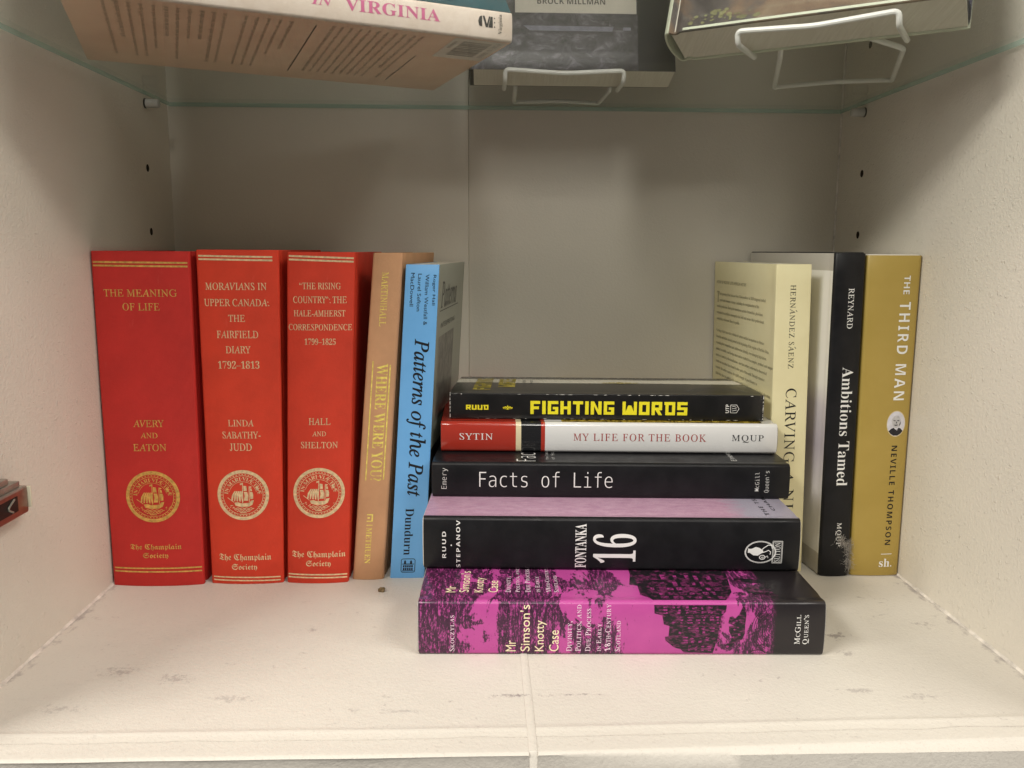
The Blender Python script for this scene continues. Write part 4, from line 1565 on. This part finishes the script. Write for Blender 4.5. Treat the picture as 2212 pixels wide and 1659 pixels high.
# its front cover stands half open above the spine
bm = bmesh.new()
uvr = []
for i in range(13):
    row = []
    for j in range(9):
        dd = 2 + 72 * i / 12
        zz = 17.9 + 150 * i / 12 + 6 * math.sin(math.pi * i / 12)
        row.append(bm.verts.new(bk.map(zz, dd, (bk.H - 46 * i / 12) * j / 8) * MM))  # height and slanted end shaped to shade the back wall behind
    uvr.append(row)
for i in range(12):
    for j in range(8):
        bm.faces.new((uvr[i][j], uvr[i][j + 1], uvr[i + 1][j + 1], uvr[i + 1][j]))
bmesh.ops.solidify(bm, geom=bm.faces[:], thickness=.0006)
bmesh.ops.recalc_face_normals(bm, faces=bm.faces)
fc = link('front_cover', bm, TEAL, b.root)
YG = plain('olive_ink', (.42, .42, .12), .5, .3)


def fsurf(a, c, off):
    i = c / 170
    return bk.map(17.9 + 150 * i + 6 * math.sin(math.pi * i) + off * .7, 2 + 72 * i - off * .7, a)


Decal().text('OLD DOMINION', 'serif', 222, 40, 66, 9, 90).build('cover_lettering', YG, fsurf, fc, 1.0)

# middle book on its wire stand
m = NT('dark_photo_cover')
v = m.coord()
n1 = m.noise(m.coord(scale=(1, 1, 1.6)), 62, 6, .75, .9)
n2 = m.noise(m.coord(scale=(.5, 1, 5)), 30, 4, .6)
base = m.ramp(n1, [(.38, (.018, .017, .02)), (.52, (.075, .07, .085)), (.66, (.26, .25, .28))])
base = m.mix(m.ramp(n2, [(.52, 0.), (.62, .75)]), base, (.03, .028, .032))
m.col(base)
m.rough(.33, .4)
DPHOTO = m.m
bk = Lean((264, 637, 375.4), 0.0, math.radians(15), 158, 28, 226)
b = Book(bk, 'paperback_book', 'dark photo-cover book with white author panel, on a wire stand mid glass shelf', 'paper', [BLACKJ, BLACKJ, DPHOTO], bulge=.6, r=.8, seed=15)
lab = Decal().rect(34.8, 46, 128.6, 120).build('author_panel', BOARD_WHITE, b.side1, b.cover, .12, 30)
Decal().text('BROCK MILLMAN', 'sansb', 78.2, 55.6, 52.5, 4.8, 0).build('author_name', BLACK_INK, b.side1, lab, .2)
PALEBAR = plain('pale_photo_bar', (.24, .24, .30), .4, .3, .25, 200)
d = Decal().poly([(41, 35.6), (111, 35.4), (109.5, 31.4), (46, 31.6)]).poly([(118, 35.0), (124, 35.0), (124, 32.4), (118, 32.4)]).build('photo_bar', PALEBAR, b.side1, b.cover, .12, 20)  # pale strip and short pale block on the dark cover
d = Decal().rect(129.2, .3, 157.7, 225, 0).build('dark_margin', BLACKJ, b.side1, b.cover, .11, 60)

WIRE = plain('white_plastic_wire', (.82, .82, .78), .35, .5, .04)


def wire_stand(fr, label, x0, x1, foot_x0, foot_x1, foot_len, lipz, hook, foot_world=None):
    """fr: Lean frame of the book it carries"""
    r = 1.75
    o = thing('book_stand', label, 'book stand', fr.base, 'white wire book stands')
    ex, eh, et = fr.ex, fr.eh, fr.et
    n = Vector((et.x, et.y, 0)).normalized()    # towards the viewer
    Z = Vector((0, 0, 1))
    P = lambda x, f, z: ex * x + n * f + Z * z
    zf = r + .25 - (fr.base.z - 371.9)
    lip = fr.et * (fr.W + r + .6)
    lf = lip.dot(n)
    lz = lip.z + lipz
    pts = rounded_path([P(x0, -hook, zf), P(x0, lf - 2, zf + .6), P(x0, lf + .5, lz), P((x0 + x1) / 2, lf + .2, lz - 2.4), P(x1, lf + .5, lz), P(x1, lf - 2, zf + .6), P(x1, -hook, zf)], 6)
    bm = bmesh.new()
    tube(bm, pts, r, 10)
    link('lip_wire', bm, WIRE, o)
    back = fr.et * (-r - 1.0)
    bm = bmesh.new()
    top = 150
    q = [back + ex * foot_x0 + eh * k for k in (8, top)] + [back + ex * foot_x1 + eh * k for k in (top, 8)]
    tube(bm, rounded_path(q, 14, 8), r, 10)
    link('back_frame', bm, WIRE, o)
    bm = bmesh.new()
    b0, b1 = back + ex * foot_x0 + eh * 8, back + ex * foot_x1 + eh * 8
    mid = P((foot_x0 + foot_x1) / 2, -foot_len + 9, zf)
    pts = rounded_path([b0, P(foot_x0, -3.5, zf), P(foot_x0 + 1, -foot_len, zf), P(foot_x0 + 14, -foot_len + 4, zf), mid, P(foot_x1 - 14, -foot_len + 4, zf), P(foot_x1 - 1, -foot_len, zf), P(foot_x1, -3.5, zf), b1], 5)
    if foot_world:
        (ax, ay), (bx, by), (cx, cy), (dx, dy) = foot_world
        G = lambda x, y: Vector((x - fr.base.x, y - fr.base.y, zf))
        a, b_, c_, d_ = G(ax, ay), G(bx, by), G(cx, cy), G(dx, dy)
        mid = (b_ + c_) / 2 + (a - b_).normalized() * 9
        pts = rounded_path([b0, a, b_, b_ * .86 + mid * .14 + (a - b_) * .02, mid, c_ * .86 + mid * .14 + (d_ - c_) * .02, c_, d_, b1], 5)
    tube(bm, pts, r, 10)
    link('foot_wire', bm, WIRE, o)
    return o


wire_stand(bk, 'white wire book stand under the dark photo-cover book', 27, 118, 36, 112, 66, -1.0, 4)

# right book, turned towards the left
m = NT('landscape_painting_cover')
v = m.coord()
n1 = m.noise(v, 16, 5, .65, 1.2)
n2 = m.noise(v, 70, 5, .7)
base = m.ramp(n1, [(.34, (.04, .033, .033)), (.46, (.10, .085, .08)), (.54, (.22, .14, .085)), (.66, (.30, .22, .14))])
base = m.mix(m.math('MULTIPLY', n2, .5), base, (.06, .05, .05))
m.col(base)
m.rough(.3, .4)
m.rough(.55, .2)
PAINTING = m.m
MOSS = plain('moss_print', (.17, .165, .07), .4, .3, .5, 300)
GREENWHITE = plain('pale_green_jacket', (.60, .64, .50), .35, .4, .06)
bk2 = Lean((411, 541, 375.2), -.577, math.radians(20), 176, 35, 232)
b = Book(bk2, 'hardback_book', 'hardback with brown landscape painting cover, on a wire stand near the right wall', 'hard', [GREENWHITE, GREENWHITE, PAINTING], bulge=3.5, r=2.5, th=1.7, gap=1.2, cover_name='cover', seed=16)
d = Decal()
random.seed(9)
for k in range(70):
    x, y_ = random.uniform(16, 60), random.uniform(4, 12)
    if random.random() < .8 - (y_ - 4) * .08:
        d.disc(x, y_, random.uniform(.5, 1.4), 1.4, 7, lift=k * .003)
d.build('painted_moss', MOSS, b.side1, b.cover, .12, 20)
d = Decal().rect(12, .5, 175, 2.2).build('cover_edge', GREENWHITE, b.side1, b.cover, .2, 40)
BLUEC = plain('blue_flap', (.17, .19, .36), .25, .5, .1)
bm = bmesh.new()
pl = [bk2.map(s_, 175.2 + 1.5 * math.sin(s_ * .11), h_) for h_ in (3.0, 120) for s_ in [1 + i * 33 / 8 for i in range(9)]]
vs = [bm.verts.new(p * MM) for p in pl]
for i in range(8):
    bm.faces.new((vs[i], vs[i + 1], vs[10 + i], vs[9 + i]))
bmesh.ops.solidify(bm, geom=bm.faces[:], thickness=.0006)
bmesh.ops.recalc_face_normals(bm, faces=bm.faces)
link('jacket_flap', bm, BLUEC, b.root)
wire_stand(bk2, 'white wire book stand under the landscape-cover book by the right wall', 49, 142, 66, 112, 62, -6.0, 4, ((472, 519), (503, 622), (581, 588), (540, 487)))

# ---------------------------------------------------------------- hinge at the left wall
COPPER = plain('coppery_metal', (.27, .15, .115), .28, .5, .2, 120, .7)
NICKEL = plain('dull_nickel', (.36, .34, .29), .42, .5, .2, 120, .6)
PALE = plain('pale_plastic', (.62, .58, .44), .4, .4)
BLACKM = plain('black_recess', (.012, .011, .01), .5, .3)
h = thing('cabinet_hinge', 'coppery metal cabinet hinge arm on the left wall at the frame edge', 'hinge', (0, 380, 92.3))
bm = bmesh.new()
box(bm, .3, -62, 2.6, 11, 37.5, 18.6, 1.2)
for f in bm.faces:
    c_ = f.calc_center_median() / MM
    f.material_index = 1 if c_.z > 17.5 else 0
link('hinge_arm', bm, [COPPER, NICKEL], h)
bm = bmesh.new()
box(bm, 1.2, -62, 18.7, 9.2, 33, 22.2, .6)
box(bm, 2.6, -62, 22.3, 8, 24, 26.0, .8)
link('cover_plate', bm, NICKEL, h)
bm = bmesh.new()
box(bm, 10.7, -50, 6.4, 11.2, 26, 15.2, .2)
link('spring_window', bm, BLACKM, h)
bm = bmesh.new()
box(bm, 1.6, 37.6, 5.2, 12.2, 39.2, 17.6, .4)
link('end_cap', bm, PALE, h)
bm = bmesh.new()
tube(bm, rounded_path([(11.4, 22, 14.2), (11.6, 14, 10.5), (11.4, 20, 7.4)], 5), .6, 8)
link('spring', bm, NICKEL, h)

# ---------------------------------------------------------------- crumb and dust
CRUMB = plain('crumb_brown', (.20, .14, .07), .7, .3, .6, 600)
bm = bmesh.new()
bmesh.ops.create_icosphere(bm, subdivisions=3, radius=1)
for v in bm.verts:
    k = 1 + .45 * noise.noise(v.co * 1.7) + .25 * noise.noise(v.co * 4)
    v.co = Vector((v.co.x * 2.6 * k, v.co.y * 2.0 * k, max(v.co.z, -.75) * 1.9 * k + 1.35)) * MM
o = link('crumb', bm, CRUMB, None)
o.location = Vector((200.7, 524.3, .1)) * MM
tag(o, 'small brown crumb on the shelf floor in front of the tan and blue books', 'crumb')

m = NT('grey_dust')
m.col((.42, .39, .35))
m.rough(.9, .1)
DUST = m.m
bm = bmesh.new()
random.seed(31)
path = [(545.2, 31), (548.0, 28.6), (551.5, 27), (553.6, 23.5), (553.8, 18.5), (553.2, 13.5), (554.8, 9.0), (556.0, 5.5)]
for k in range(230):
    q = random.random() * (len(path) - 1.001)
    i = int(q)
    a, c_ = path[i], path[i + 1]
    x = a[0] + (c_[0] - a[0]) * (q - i) + random.gauss(0, .9)
    z = a[1] + (c_[1] - a[1]) * (q - i) + random.gauss(0, 1.1)
    yb = 546.6 + max(0, x - 551) * .55
    y = yb - abs(random.gauss(.7, .9)) - .4
    p = Vector((x, y, z))
    dr = Vector((random.gauss(0, 1), random.gauss(0, .5), random.gauss(0, 1))).normalized()
    pts = []
    for s_ in range(9):
        pts.append(p.copy())
        dr = (dr + Vector((random.gauss(0, .5), random.gauss(0, .25), random.gauss(0, .5)))).normalized()
        p = p + dr * .75
        p.y = min(p.y, yb - .3)
    tube(bm, [p_ - Vector((551, 545, 20)) for p_ in pts], random.uniform(.035, .075), 4, cap=False)
o = link('dust_clump', bm, DUST, None)
o.location = Vector((551, 545, 20)) * MM
tag(o, 'wispy grey dust clump caught at the foot of the black spine and ochre book', 'dust')
